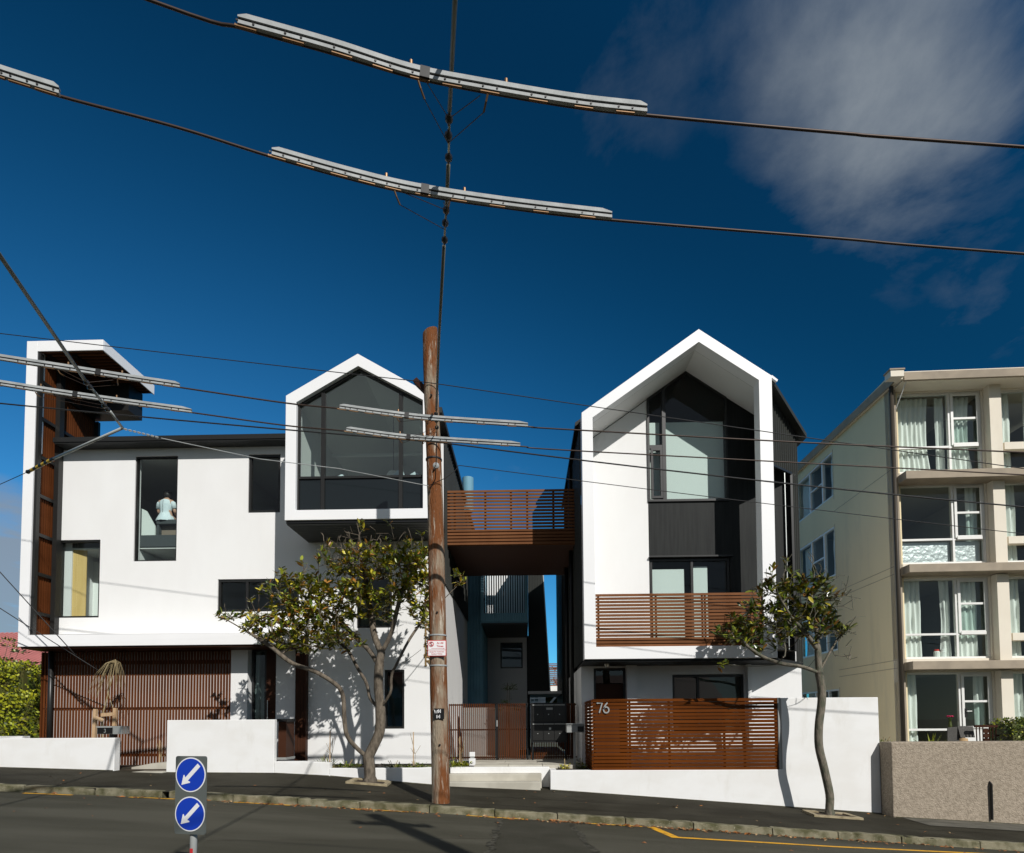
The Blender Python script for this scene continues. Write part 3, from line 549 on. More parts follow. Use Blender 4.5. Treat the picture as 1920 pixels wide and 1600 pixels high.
# wall lettering: ZAVOS CORNER, read downwards
lt = thing('wall_lettering', 'brass letters reading ZAVOS CORNER down the white wall behind the pole', 'lettering', (-2.25, 13.83, 3.0))
zz = 5.45
for ch in 'ZAVOS': 
    b = MB(); glyph(b, ch, -2.33, zz-.10, .205, 13.822, 13.848, .03, True); O('letter', b, gold, lt); zz -= .249
zz -= .085
for ch in 'CORNER':
    b = MB(); glyph(b, ch, -2.33, zz-.10, .205, 13.822, 13.848, .03, True); O('letter', b, gold, lt); zz -= .249
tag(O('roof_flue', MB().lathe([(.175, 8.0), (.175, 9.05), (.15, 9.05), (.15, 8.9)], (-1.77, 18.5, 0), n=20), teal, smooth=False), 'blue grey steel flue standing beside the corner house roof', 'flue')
# ------------------------------------------------------------------ gabled townhouse (right)
H2 = thing('gabled_townhouse', 'tall white gable fronted townhouse with deep recessed window and slatted balcony', 'house', (3.3, 12.5, 0))
O_ = [(1.21, 2.75), (1.21, 7.97), (3.70, 9.73), (5.20, 8.69), (5.17, 2.75)]; I_ = [(1.455, 3.005), (1.44, 7.86), (3.695, 9.45), (4.93, 8.60), (4.90, 3.005)]
b = MB(); b.ring([O_[3], O_[4], O_[0], O_[1], O_[2]], [I_[3], I_[4], I_[0], I_[1], I_[2]], 12.5, 12.80)
O('gable_frame', b, fascia, H2, bevel=.006)
b = MB(); b.add([(1.44, 12.8, 3.0), (1.44, 12.8, 7.86), (1.44, 13.6, 7.86), (1.44, 13.6, 3.0)], [(0, 1, 2, 3)])
b.add([(1.44, 12.8, 7.86), (3.695, 12.8, 9.45), (3.695, 13.6, 9.45), (1.44, 13.6, 7.86)], [(0, 1, 2, 3)])
b.add([(3.695, 12.8, 9.45), (4.93, 12.8, 8.60), (5.16, 12.8, 8.44), (6.0, 13.55, 7.86), (3.695, 13.6, 9.45)], [(0, 1, 2, 3, 4)])
b.v = [(v[0], v[1], v[2]) for v in b.v]
O('recess_lining', b, white, H2)
wp = MB()
wp.prism([(1.45, 3.0), (2.80, 3.0), (2.80, 8.80), (1.45, 7.85)], 13.6, 13.75); O('recess_wall', wp, white, H2)
wb = MB(); wb.panel(2.80, 6.05, 3.0, 9.6, 13.6, 13.72, [(2.80, 4.62, 2.9, 5.14), (2.80, 4.61, 6.43, 9.7), (4.61, 6.1, 8.2, 9.7)])
wb.prism([(4.61, 8.2), (6.05, 8.2), (6.05, 7.84), (4.61, 8.83)][:0] or [(4.61, 8.2), (5.5, 8.2), (4.61, 8.82)], 13.6, 13.72)
O('black_wall', wb, black, H2)
gw = MB(); fo = [(2.80, 6.43), (2.80, 8.82), (3.70, 9.45), (4.61, 8.82), (4.61, 6.43)]; fi = [(2.85, 6.48), (2.85, 8.79), (3.70, 9.38), (4.57, 8.78), (4.57, 6.48)]
gw.ring(fo, fi, 13.56, 13.66); gw.box(3.14, 3.22, 13.563, 13.657, 6.48, 9.05); gw.box(2.85, 3.14, 13.57, 13.65, 7.66, 7.74); gw.ring([(2.87, 6.50), (2.87, 7.65), (3.13, 7.65), (3.13, 6.50)], [(2.92, 6.55), (2.92, 7.60), (3.08, 7.60), (3.08, 6.55)], 13.54, 13.60)
g2 = O('gable_window', gw, alu, H2)
O('pane', MB().prism([(3.22, 6.48), (3.22, 9.05), (3.70, 9.38), (4.57, 8.78), (4.57, 6.48)], 13.60, 13.608), glc, g2)
O('pane', MB().prism([(2.85, 7.74), (2.85, 8.79), (3.14, 8.99), (3.14, 7.74)], 13.60, 13.608), glc, g2); O('pane', MB().box(2.92, 3.08, 13.575, 13.583, 6.55, 7.60), glc, g2)
O('roller_blind', MB().box(2.86, 3.12, 13.76, 13.765, 6.45, 8.35), blind_m, H2); O('roller_blind', MB().box(3.22, 4.58, 13.76, 13.765, 6.45, 8.35), blind_m, H2)
w2 = window(H2, 2.82, 4.61, 2.95, 5.13, 13.6, fw=.055, mull=(3.77,), gm=glc)
O('roller_blind', MB().box(2.90, 3.62, 13.76, 13.765, 2.95, 4.92), blind_m, H2); O('roller_blind', MB().box(3.80, 4.15, 13.76, 13.765, 2.95, 4.98), blind_m, H2)
O('head_flashing', MB().box(2.80, 4.66, 13.52, 13.6, 5.145, 5.18), alu, H2)
b = MB(); b.box(2.4, 6.0, 16.5, 16.6, 3.0, 9.2); b.box(1.5, 6.0, 13.8, 16.6, 5.6, 5.9); b.box(2.35, 2.4, 13.8, 16.6, 3, 9.2); b.box(5.4, 5.45, 13.8, 16.6, 3, 9.2); O('interior_wall', b, roomg, H2)
b = MB(); b.add([(1.45, 12.8, 3.0), (4.92, 12.8, 3.0), (6.05, 13.6, 3.0), (1.45, 13.6, 3.0)], [(0, 1, 2, 3)]); O('balcony_floor', b, conc, H2)
b = MB(); b.add([(1.22, 12.56, 2.745), (5.16, 12.56, 2.745), (6.2, 13.62, 2.745), (6.2, 14.4, 2.745), (1.22, 14.4, 2.745), (1.22, 12.56, 2.70), (5.16, 12.56, 2.70), (6.2, 13.62, 2.70), (6.2, 14.4, 2.70), (1.22, 14.4, 2.70)],
    [(0,1,2,3,4),(9,8,7,6,5)] + [(i, i+5, (i+1) % 5+5, (i+1) % 5) for i in range(5)]); O('soffit', b, black, H2)
O('soffit_light', MB().lathe([(.05, 0), (.045, -.04), (.02, -.06)], (1.75, 13.1, 2.70)), curtain_m, H2)
# 45 degree side wall and its tall opening, roof over
zr2 = lambda x: 9.73 - .693*(x-3.70) - .06
def ang(t): return (5.15 + 1.02*t, 12.803 + .797*t)
b = MB(); A0, A1, A2, A3 = 0.0, .06, .80, 1.0
b.corr(ang(0), ang(1), 6.98, lambda t: zr2(ang(t)[0]), .085, .022)
b.corr(ang(.80), ang(1), 2.75, 6.979, .085, .022); b.corr(ang(0), ang(.07), 2.75, 6.979, .085, .022)
O('angled_side_wall', b, corr, H2)
b = MB(); b.beam((*ang(.07), 6.97), (*ang(.80), 6.97), .05, .05); b.beam((*ang(.085), 3.0), (*ang(.085), 6.96), .04, .05, upv=(1, 0, 0)); b.beam((*ang(.79), 3.0), (*ang(.79), 6.96), .04, .05, upv=(1, 0, 0)); O('side_opening_frame', b, alu, H2)
O('opening_edge_strip', MB().beam((*ang(.58), 3.0), (*ang(.58), 6.92), .014, .014, upv=(1, 0, 0)), steel, H2)
b = MB(); e = .10
b.add([(1.10, 12.84, 7.93), (3.70, 12.84, 9.76), (3.70, 18, 9.76), (1.10, 18, 7.93), (1.10, 12.84, 7.85), (3.70, 12.84, 9.66), (3.70, 18, 9.66), (1.10, 18, 7.85)], [(0,1,2,3),(7,6,5,4),(0,4,5,1),(1,5,6,2),(2,6,7,3),(3,7,4,0)])
rp = [(3.70, 12.84), (5.27, 12.60), (6.36, 13.50), (6.36, 18), (3.70, 18)]
b.add([(x, y, 9.755 - .693*(x-3.7)) for x, y in rp] + [(x, y, 9.66 - .693*(x-3.7)) for x, y in rp], [(0,1,2,3,4),(9,8,7,6,5)] + [(i, i+5, (i+1) % 5+5, (i+1) % 5) for i in range(5)])
O('roof', b, corr, H2)
O('barge_cap', MB().beam((5.20, 12.56, 8.70), (5.34, 12.60, 8.62), .06, .05), fascia, H2)
b = MB(); b.corr((1.205, 18), (1.205, 12.81), 2.75, lambda t: 7.93, .19, .025, flip=1); O('left_side_wall', b, corr, H2)
b = MB(); b.box(1.22, 6.2, 17.8, 18.0, .3, 7.9); O('rear_wall', b, corr, H2); O('right_side_wall', MB().box(6.08, 6.2, 13.75, 17.8, .2, 7.93), white, H2)  # unseen right wall set white to bounce sun onto the neighbouring block
b = MB(); b.panel(1.24, 6.15, .25, 2.70, 13.62, 13.76, [(1.52, 2.24, .2, 2.66), (3.28, 4.87, 1.2, 2.50)])
b.box(2.24, 2.46, 13.45, 13.62, .25, 2.70); b.box(1.24, 1.40, 13.76, 18, .25, 2.70); O('ground_floor_wall', b, white, H2)
O('ground_pier', MB().box(4.90, 4.98, 13.45, 13.618, .25, 2.70), white, H2)
dr = O('front_door', MB().box(1.52, 2.24, 13.70, 13.75, .25, 2.30), darkwood, H2); O('door_frame', MB().ring([(1.53, .26), (1.53, 2.65), (2.23, 2.65), (2.23, .26)], [(1.57, .26), (1.57, 2.61), (2.19, 2.61), (2.19, .26)], 13.64, 13.72), alu, dr)
O('transom_pane', MB().box(1.57, 2.19, 13.68, 13.69, 2.32, 2.60), gld, dr)
O('downpipe', MB().tube([(1.13, 14.9, .3), (1.13, 14.9, 7.8)], .05, 10), blackp, H2, smooth=True); O('downpipe', MB().tube([(1.13, 16.6, .3), (1.13, 16.6, 7.8)], .05, 10), blackp, H2, smooth=True)
window(H2, 3.28, 4.87, 1.2, 2.49, 13.62, fw=.05, mull=(3.86,), gm=gld); O('roller_blind', MB().box(3.32, 4.84, 13.80, 13.805, 1.2, 2.46), roomg, H2)
bl = O('balustrade', MB().box(1.50, 1.54, 12.58, 12.62, 3.01, 4.08), darkwood, H2)
for x in (2.62, 2.70, 3.66, 3.72, 4.86): O('post', MB().box(x, x+.035, 12.58, 12.62, 3.01, 4.08), darkwood, bl)
s0 = O('slat', MB().box(1.46, 4.90, 12.545, 12.575, 4.065, 4.115), slat_b, bl)
for i in range(1, 16): inst(s0, bl, (0, 0, -.0705*i))
O('kick_panel', MB().box(1.46, 4.90, 12.60, 12.64, 3.01, 3.20), darkwood, bl)
# ------------------------------------------------------------------ link bridge
BR = thing('link_bridge', 'brown slatted bridge deck spanning high between the two white houses', 'bridge', (-.3, 15.8, 5.7))
O('deck', MB().box(-1.88, 1.18, 14.36, 17.4, 5.73, 6.02), darkwood, BR)
sb = O('soffit_board', MB().box(-1.88, 1.18, 14.36, 14.50, 5.70, 5.727), mat('brown_soffit', (.075, .035, .022), .6), BR)
for i in range(1, 21): inst(sb, BR, (0, .145*i, 0))
s0 = O('slat', MB().box(-1.88, 1.19, 14.30, 14.33, 6.985, 7.037), slat_b, BR)
for i in range(1, 17): inst(s0, BR, (0, 0, -.0795*i))
O('edge_board', MB().box(-1.88, 1.19, 14.335, 14.358, 5.70, 6.05), slat_b, BR)
for x in (-1.86, -1.72, -.98, -.36, .03, .66, 1.12): O('post', MB().box(x, x+.05, 14.335, 14.39, 6.05, 7.03), darkwood, BR)
s1 = O('slat', MB().box(-1.88, 1.18, 17.33, 17.36, 6.95, 7.0), slat_b, BR)
for i in range(1, 7): inst(s1, BR, (0, 0, -.0795*i))
b = MB(); b.box(-.95, .15, 16.9, 17.0, 6.05, 6.74); O('deck_planter', b, darkwood, BR)
# ------------------------------------------------------------------ houses behind the gate
RH = thing('rear_townhouse', 'blue grey steel clad townhouse behind the gate with slatted balcony box', 'house', (-.8, 20, .5))
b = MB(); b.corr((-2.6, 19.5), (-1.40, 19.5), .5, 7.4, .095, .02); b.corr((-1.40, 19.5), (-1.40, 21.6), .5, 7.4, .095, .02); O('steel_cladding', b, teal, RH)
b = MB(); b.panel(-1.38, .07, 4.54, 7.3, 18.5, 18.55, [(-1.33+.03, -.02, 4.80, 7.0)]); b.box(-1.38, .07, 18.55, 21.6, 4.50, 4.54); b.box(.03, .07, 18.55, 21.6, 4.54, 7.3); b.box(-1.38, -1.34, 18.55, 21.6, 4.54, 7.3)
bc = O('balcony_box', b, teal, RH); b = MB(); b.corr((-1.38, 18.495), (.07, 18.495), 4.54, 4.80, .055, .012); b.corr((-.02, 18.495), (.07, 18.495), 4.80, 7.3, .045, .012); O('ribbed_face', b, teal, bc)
s0 = O('baluster', MB().box(-1.29, -1.255, 18.52, 18.56, 4.80, 7.0), blackp, bc)
for i in range(1, 18): inst(s0, bc, (.0735*i, 0, 0))
O('balcony_soffit', MB().box(-1.37, .06, 18.52, 21.58, 4.46, 4.498), alu, RH); O('balcony_back', MB().box(-1.38, .07, 20.4, 20.5, 4.54, 7.2), white, RH)
b = MB(); b.panel(-1.56, .04, .4, 4.50, 21.6, 21.75, [(-.92, -.12, 3.36, 4.29)]); b.box(-1.62, -1.56, 19.6, 21.75, .4, 4.5); O('white_wall', b, white, RH)
window(RH, -.92, -.12, 3.36, 4.29, 21.6, gm=gld); O('room_back', MB().box(-1.2, .02, 23, 23.1, 2, 4.5), roomd, RH)
O('downpipe', MB().tube([(.08, 21.5, .4), (.08, 21.5, 4.5)], .05, 8), alu, RH)
FW = thing('far_rear_house', 'dark clad house standing further back beyond the gap behind the gabled townhouse', 'house', (3.5, 22, .5))
b = MB(); b.corr((1.24, 24), (1.24, 20.4), .5, 7.4, .19, .02); b.box(1.26, 6, 20.4, 24, .5, 7.5); O('ribbed_wall', b, corr, FW); O('roof', MB().box(1.16, 6.1, 20.3, 24.1, 7.5, 7.6), corr, FW)
DH = thing('dark_rear_wing', 'dark ribbed wing with sloping edge beside the blue grey house', 'house', (.4, 21, 2.5))
b = MB()
n = 13
for i in range(n):
    t0, t1 = i/n, (i+.72)/n
    xx0, xx1 = .09 + .73*t0, .09 + .73*t1
    top = lambda x: 8.0 if x < .56 else 8.0 - (x-.56)/.26*5.4
    b.box(xx0, xx1, 20.98, 21.0, 2.5, max(2.6, top(xx1)))
b.prism([(.09, 2.5), (.82, 2.5), (.58, 7.2), (.56, 8.0), (.09, 8.0)], 21.0, 24); O('ribbed_wall', b, corr, DH)
O('edge_trim', MB().beam((.83, 20.97, 2.5), (.585, 20.97, 7.3), .035, .04, upv=(0, 1, 0)), steel, DH); O('base_trim', MB().box(.06, 1.25, 20.9, 24, 2.40, 2.498), white, DH)
WH = thing('weatherboard_cottage', 'small white weatherboard cottage with brown tiled roof far behind the gate', 'house', (1, 30, 1))
wbm = MB()
for i in range(16): wbm.prism([(29.985, .9+.18*i), (29.96, .9+.18*i), (29.985, 1.08+.18*i)], -1.5, .95, axis='x')
wbm.box(-1.5, .95, 30, 36, .6, 3.3); O('wall', wbm, sashw, WH); window(WH, .18, .62, 2.15, 2.95, 29.9, fm=sashw, gm=gld, fw=.04, mull=(.40,), trans=(2.55,))
rf = MB()
for i in range(12): rf.add([(1.0, 33+.25*i, 3.35+.13*i), (3.4, 33+.25*i, 3.35+.13*i), (3.4, 33.25+.25*i, 3.44+.13*i), (1.0, 33.25+.25*i, 3.44+.13*i)], [(0,1,2,3)])
rf.box(1, 3.4, 33, 36, 3.1, 3.34); O('roof', rf, brickroof, WH); O('fascia_board', MB().box(1.0, 3.5, 32.8, 32.9, 2.95, 3.34), sashw, WH)
O('awning_strut', MB().beam((1.0, 30, 2.1), (1.55, 30, 2.75), .1, .06, upv=(0, 1, 0)), sashw, WH)
# ------------------------------------------------------------------ apartment block (far right)
AN = -.033
AP = thing('apartment_block', 'cream rendered apartment block with wide white framed windows and floor ledges', 'building', (10.1, 16.6, 0), rotz=AN)
L = dict(local=True)
STO = [(8.10, 10.50), (5.57, 7.92), (2.97, 5.32), (.42, 2.74)]          # clear height of each storey
bays = [(.17, 2.46), (2.86, 5.1), (5.5, 7.7)]
hl = [(a, c, z0+.12, z1-.02) for z0, z1 in STO for a, c in bays]
O('front_wall', MB().panel(.0, 8.0, -.8, 10.56, 0, .22, hl), creaml, AP, **L)
sw = [(3.35, 6.35, 8.85, 10.37), (3.35, 6.35, 6.20, 7.85), (3.35, 6.35, 3.72, 5.10), (3.35, 6.35, 1.30, 2.46)]
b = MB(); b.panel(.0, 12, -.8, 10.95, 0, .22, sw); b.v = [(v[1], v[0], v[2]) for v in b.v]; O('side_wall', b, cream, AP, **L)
for z in (8.32, 5.63, 5.42, 3.06, 2.84): O('render_joint', MB().box(-.006, .0, .03, 3.3 if z < 8 else 3.3, z, z+.012), ledge_m, AP, **L)
for z0, z1 in ((8.72, 10.4), (6.1, 7.9), (3.6, 5.2), (-.3, 2.5)): O('render_joint', MB().box(-.006, .0, 3.30, 3.312, z0, z1), ledge_m, AP, **L)
b = MB(); b.add([(-.12, -.6, 10.74), (8.2, -.6, 10.74), (8.2, 12, 11.1), (-.12, 12, 11.1), (-.12, -.6, 10.54), (8.2, -.6, 10.54), (8.2, 12, 10.9), (-.12, 12, 10.9)], [(0,1,2,3),(7,6,5,4),(0,4,5,1),(1,5,6,2),(2,6,7,3),(3,7,4,0)]); b.box(.05, 8.2, -.55, .2, 10.50, 10.545)
O('roof', b, creaml, AP, **L); O('roof_fascia', MB().box(.06, 8.2, -.64, -.602, 10.49, 10.70), ledge_m, AP, **L)
O('barge_flashing', MB().prism([(-.45, 10.52), (-.45, 10.76), (12, 11.14), (12, 10.85)], -.135, -.10, axis='x'), ledge_m, AP, **L)
hp = O('rain_head', MB().box(-.37, -.03, -.78, -.50, 10.52, 10.69), creaml, AP, **L); O('cap', MB().box(-.40, -.01, -.80, -.48, 10.692, 10.73), ledge_m, hp, **L)
for x, r in ((-.10, .055),): O('downpipe', MB().tube([(x, -.30, -.7), (x, -.30, 10.50)], r, 10), brownpipe, AP, smooth=True, **L)
b = MB(); b.box(-.02, .10, -.14, -.0, -.7, 10.54); O('corner_post', b, ledge_m, AP, **L); O('rain_spout', MB().tube([(.16, -.55, 10.52), (.05, -.20, 9.9)], .012, 6), sashw, AP, **L)
for z in (7.86, 5.34, 2.76): O('floor_ledge', MB().box(.08, 8.2, -.52, .0, z, z+.22), ledge_m, AP, bevel=.01, **L)
for z0, z1 in STO:
    for x in (2.50, 5.14, 7.74): O('pilaster', MB().box(x, x+.31, -.22, .0, z0, z1), creaml, AP, bevel=.006, **L)
b = MB()
for z in (7.88, 5.36, 2.78): b.box(.1, 8, .22, 11.9, z, z+.18)
for x in (2.66, 5.3): b.box(x-.05, x+.05, .23, 6, .4, 10.5)
b.box(.1, 8, 5.0, 5.1, .4, 10.5); O('interior_wall', b, roomg, AP, **L)
def curtain(x0, x1, z0, z1, y, amp=.035, gather=0.0, side=0):
    n = int(abs(x1-x0)/.022); rows = 9; grid = []
    ph = random.uniform(0, 6)
    for k in range(rows):
        t = k/(rows-1); row = []
        for i in range(n+1):
            u = i/n; xx = x0 + (x1-x0)*u
            if side: xx = xx + (1-t)**2*0 + side*gather*math.sin(t*3.14*.9)*(u if side < 0 else (1-u))
            row.append((xx, y + amp*math.sin(u*(x1-x0)*44 + ph + .5*math.sin(u*9+ph)) + .012*math.sin(k*1.3+u*17), z0 + (z1-z0)*t))
        grid.append(row)
    return MB().sheet(grid)
def cur(*a, **k): return O('curtain', curtain(*a, **k), curtain_m, AP, smooth=True, local=True)
for s_i, (z0, z1) in enumerate(STO):
    a, c = bays[0]; zb, zt = z0+.12, z1-.02; h = zt-zb
    sill = [8.95, 6.37, 3.76, 1.17][s_i]; mid = [9.74, 7.10, 4.59, 1.93][s_i]
    wf = window(AP, a, c, zb, zt, 0, fm=sashw, fw=.055, mull=(1.62,), trans={0: (sill,), 1: (mid, sill) if s_i < 3 else (mid, sill)}, dep=.10, ins=.06)
    wf.location = (0, 0, 0)
    for ch in [wf] + list(wf.children): ch.data.transform(Matrix.Translation(wl(AP)))
    O('sash', MB().ring([(1.655, sill+.03), (1.655, zt-.06), (2.40, zt-.06), (2.40, sill+.03)], [(1.72, sill+.09), (1.72, zt-.12), (2.34, zt-.12), (2.34, sill+.09)], .035, .058), sashw, wf, local=True)
    if s_i < 3: O('sash_rail', MB().box(1.70, 2.36, .025, .034, sill-.02, sill+.07), sashw, wf, local=True)
    for j in (1, 2):
        a2, c2 = bays[j]
        w3 = window(AP, a2, c2, zb, zt, 0, fm=sashw, fw=.05, mull=(a2+.8,), trans=(sill-.05,), dep=.10, ins=.06); w3.location = (0, 0, 0)
        for ch in [w3] + list(w3.children): ch.data.transform(Matrix.Translation(wl(AP)))
        if s_i < 3:
            pass
        O('spandrel', MB().box(a2+.03, c2-.02, -.16, .05, sill-.22, sill-.02), creaml, AP, bevel=.005, local=True)
        cur(a2+.06, a2+.50, zb, zt-.02, .24); cur(c2-.5, c2-.06, zb, zt-.02, .24)
cur(.22, 1.22, 8.24, 10.42, .26, gather=.10, side=-1); cur(1.36, 1.60, 8.24, 10.42, .26); cur(1.68, 2.30, 8.24, 10.42, .26, gather=.1, side=-1)
cur(2.10, 2.40, 6.3, 7.86, .27)
cur(.22, .78, 3.1, 5.27, .26); cur(1.28, 1.58, 3.1, 5.27, .26, gather=.06, side=1); cur(1.68, 2.30, 3.1, 5.27, .26)
cur(.22, .62, .55, 2.7, .26); cur(2.12, 2.40, .55, 2.7, .26)
O('foil_sheet', MB().box(.22, 1.58, .185, .19, 5.72, 6.33), foil_m, AP, local=True); O('foil_sheet', MB().box(1.66, 2.38, .185, .19, 5.72, 6.33), foil_m, AP, local=True)
hd = O('door_lever', MB().tube([(1.74, .03, 1.66), (1.74, -.02, 1.66), (1.86, -.02, 1.66)], .012, 6), steel, AP, local=True); O('lock_plate', MB().box(1.71, 1.77, .024, .03, 1.50, 1.74), alu, AP, local=True)
O('door_panel', MB().box(1.66, 2.42, .03, .05, .55, 1.14), sashw, AP, local=True)
for z0, z1 in ((8.85, 10.37), (6.20, 7.85), (3.72, 5.10), (1.30, 2.46)):
    b = MB(); zm = (z0+z1)/2
    b.ring([(3.353, z0+.003), (3.353, z1-.003), (6.347, z1-.003), (6.347, z0+.003)], [(3.41, z0+.06), (3.41, z1-.06), (6.29, z1-.06), (6.29, z0+.06)], .02, .12)
    for v in (4.16, 5.14): b.box(v-.04, v+.04, .024, .116, z0+.06, z1-.06)
    b.box(4.20, 5.10, .03, .11, zm-.025, zm+.025); b.v = [(v[1], v[0], v[2]) for v in b.v]; w = O('window', b, sashw, AP, local=True)
    for a, c, d, f in ((3.41, 4.12, z0+.06, z1-.06), (4.20, 5.10, z0+.06, zm-.025), (4.20, 5.10, zm+.025, z1-.06), (5.18, 6.29, z0+.06, z1-.06)): O('pane', MB().box(.06, .068, a, c, d, f), gls, w, local=True)
    for a, c in ((3.45, 3.95), (5.4, 6.2)):
        q = curtain(a, c, z0+.05, z1-.05, .26); q.v = [(v[1], v[0], v[2]) for v in q.v]; O('curtain', q, curtain_m, AP, smooth=True, local=True)
for i, (u, lab, m2) in enumerate(((1.14, 'white jar with red lid on the sill of the second lowest apartment window', redp), (1.31, 'plain white jar beside the red lidded jar on the apartment sill', curtain_m))):
    p = Matrix.Rotation(AN, 3, 'Z') @ Vector((u, .20, 0)) + Vector((10.1, 16.6, 3.09))
    j = tag(O('jar', MB().lathe([(.07, 0), (.075, .02), (.075, .2), (.06, .22)], p, n=12), curtain_m, smooth=False), lab, 'jar'); O('lid', MB().lathe([(.062, .222), (.062, .26), (.05, .27)], p, n=12), m2, j)
p = Matrix.Rotation(AN, 3, 'Z') @ Vector((1.36, .10, 0)) + Vector((10.1, 16.6, 1.195))
fv = thing('flower_vase', 'green vase of pink flowers on the ground floor apartment sill', 'vase', p)
O('vase', MB().lathe([(.03, 0), (.045, .08), (.03, .18), (.035, .2)], p, n=10), hedge_d, fv); b = MB()
for a in range(7): b.tube([p + Vector((0, 0, .18)), p + Vector((.05*math.cos(a), .05*math.sin(a), .32))], .006, 5)
O('stem', b, lf1, fv); b = MB()
for a in range(7): b.lathe([(.001, 0), (.03, .01), (.035, .03), (.001, .045)], p + Vector((.055*math.cos(a), .055*math.sin(a), .31)), n=7)
O('blossom', b, pinkf, fv)
# ------------------------------------------------------------------ boundary walls, steps, paving
def slopewall(name, x0, x1, top, y0=12.2, y1=12.4, extra=None, lab='', cat='wall', m=None, bev=.012):
    n = max(2, int((x1-x0)/.5)); xs = [x0 + (x1-x0)*i/n for i in range(n+1)]
    tp = top if callable(top) else (lambda x: top)
    pts = [(x, zw(x) - .15) for x in xs] + [(x, tp(x)) for x in reversed(xs)]
    b = MB(); b.prism(pts, y0, y1)
    if extra: extra(b)
    o = O(name, b, m or wallw, bevel=bev); return tag(o, lab, cat)
slopewall('boundary_wall', -16, -8.43, 1.19, y1=12.38, lab='low white rendered wall below the hedge at the left, ending at the garage')
slopewall('boundary_wall', -7.35, -5.13, 1.545, y1=12.33, lab='taller white rendered wall behind the blue arrow sign')
slopewall('boundary_wall', -5.128, -4.0, lambda x: .69 if x < -4.01 else .66, lab='low white step of wall below the timber post', y0=12.205)
slopewall('planter_edge', -3.998, -1.60, lambda x: .575 if x > -2.1 else .548, y0=12.2, y1=12.34, lab='thin white planter edge behind the left street tree', cat='planter edge')
b = MB(); b.prism([(.47, -.05), (7.005, -.55), (7.005, 1.91), (5.09, 1.91), (5.09, .485), (.47, .485)], 12.2, 12.36); tag(O('boundary_wall', b, wallw, bevel=.012), 'long white rendered wall carrying the slatted fence and rising tall behind the right tree', 'wall')
tag(O('boundary_wall', MB().box(.47, .60, 12.362, 13.0, -.05, .483), wallw), 'short white return wall beside the entry steps', 'wall')
st = bpy.data.objects.new('entry_steps', None); COL.objects.link(st); st['kind'] = 'structure'; st.location = (-.6, 12.3, .1)
O('step', MB().box(-1.60, .27, 12.12, 12.46, -.05, .268), conc, st, bevel=.012); O('step', MB().box(-1.60, .30, 12.40, 12.70, .0, .405), conc, st, bevel=.012)
O('white_nosing', MB().box(-1.60, .468, 12.62, 12.82, .0, .522), wallw, st, bevel=.012)
pv = bpy.data.objects.new('entry_paving', None); COL.objects.link(pv); pv['kind'] = 'structure'; pv.location = (0, 14, .5)
for r, (y0, y1) in enumerate(((12.83, 13.55), (13.56, 14.45), (14.46, 15.4), (15.41, 16.4))):
    x = -1.12 - .1*r
    while x < 1.15:
        O('paver', MB().box(x, min(x+.72, 1.18), y0, y1, .44, .548 + random.uniform(-.003, .003)), conc, pv, bevel=.006); x += .728
O('paving_bed', MB().box(-1.3, 1.2, 12.83, 24, .2, .44), earth, pv)
b = MB(); b.box(-6.4, -1.62, 12.34, 13.84, .1, .50); b.box(-1.60, -1.15, 12.82, 14.4, .1, .50); b.box(.60, 1.3, 12.37, 13.5, .1, .47); struct('planting_soil', b, soil)
struct('garage_apron', MB().box(-8.32, -7.36, 12.10, 13.86, .2, .50).prism([(-8.33, .5), (-8.33, .56), (-7.9, .64), (-7.36, .66), (-7.36, .5)], 12.6, 13.84), conc)
struct('courtyard', MB().box(1.3, 7.0, 12.37, 13.62, -.4, .28), conc)
struct('side_bounce_path', MB().box(6.2, 10.0, 12.37, 30, -.6, .10), mat('bounce_paving', (.62, .60, .54), .9, (.5, .48, .43), 3, .7))  # unseen pale ground added to bounce sun onto the apartment side wall
struct('terrace', MB().box(10.02, 20, 12.0, 16.6, -1.2, .40).box(7.05, 10.02, 12.0, 12.36, -1.2, .95), earth)
struct('house_base', MB().box(-11.4, -6.4, 12.41, 13.9, .1, .52), soil)
b = MB(); b.add([(6.985, 12.18, -.6), (7.0, 11.82, -.6), (20, 11.82, -1.3), (20, 12.2, -1.3), (6.985, 12.18, 1.03), (7.02, 11.84, 1.03), (20, 11.84, 1.03), (20, 12.2, 1.03)], [(0,3,2,1),(4,5,6,7),(0,1,5,4),(1,2,6,5),(2,3,7,6),(3,0,4,7)])
tag(O('retaining_wall', b, rough_c, bevel=.02), 'rough grey brown roughcast retaining wall in front of the apartment block', 'wall')
tag(O('wall_pipe', MB().tube([(8.83, 11.79, -.45), (8.84, 11.79, .22), (8.84, 11.84, .26)], .022, 8), blackp), 'thin dark pipe standing up against the roughcast retaining wall', 'pipe')
tag(O('low_white_wall', MB().box(-14, -10.95, 12.9, 13.1, .5, 1.22), wallw), 'short white wall behind the low boundary wall in front of the hedge', 'wall')
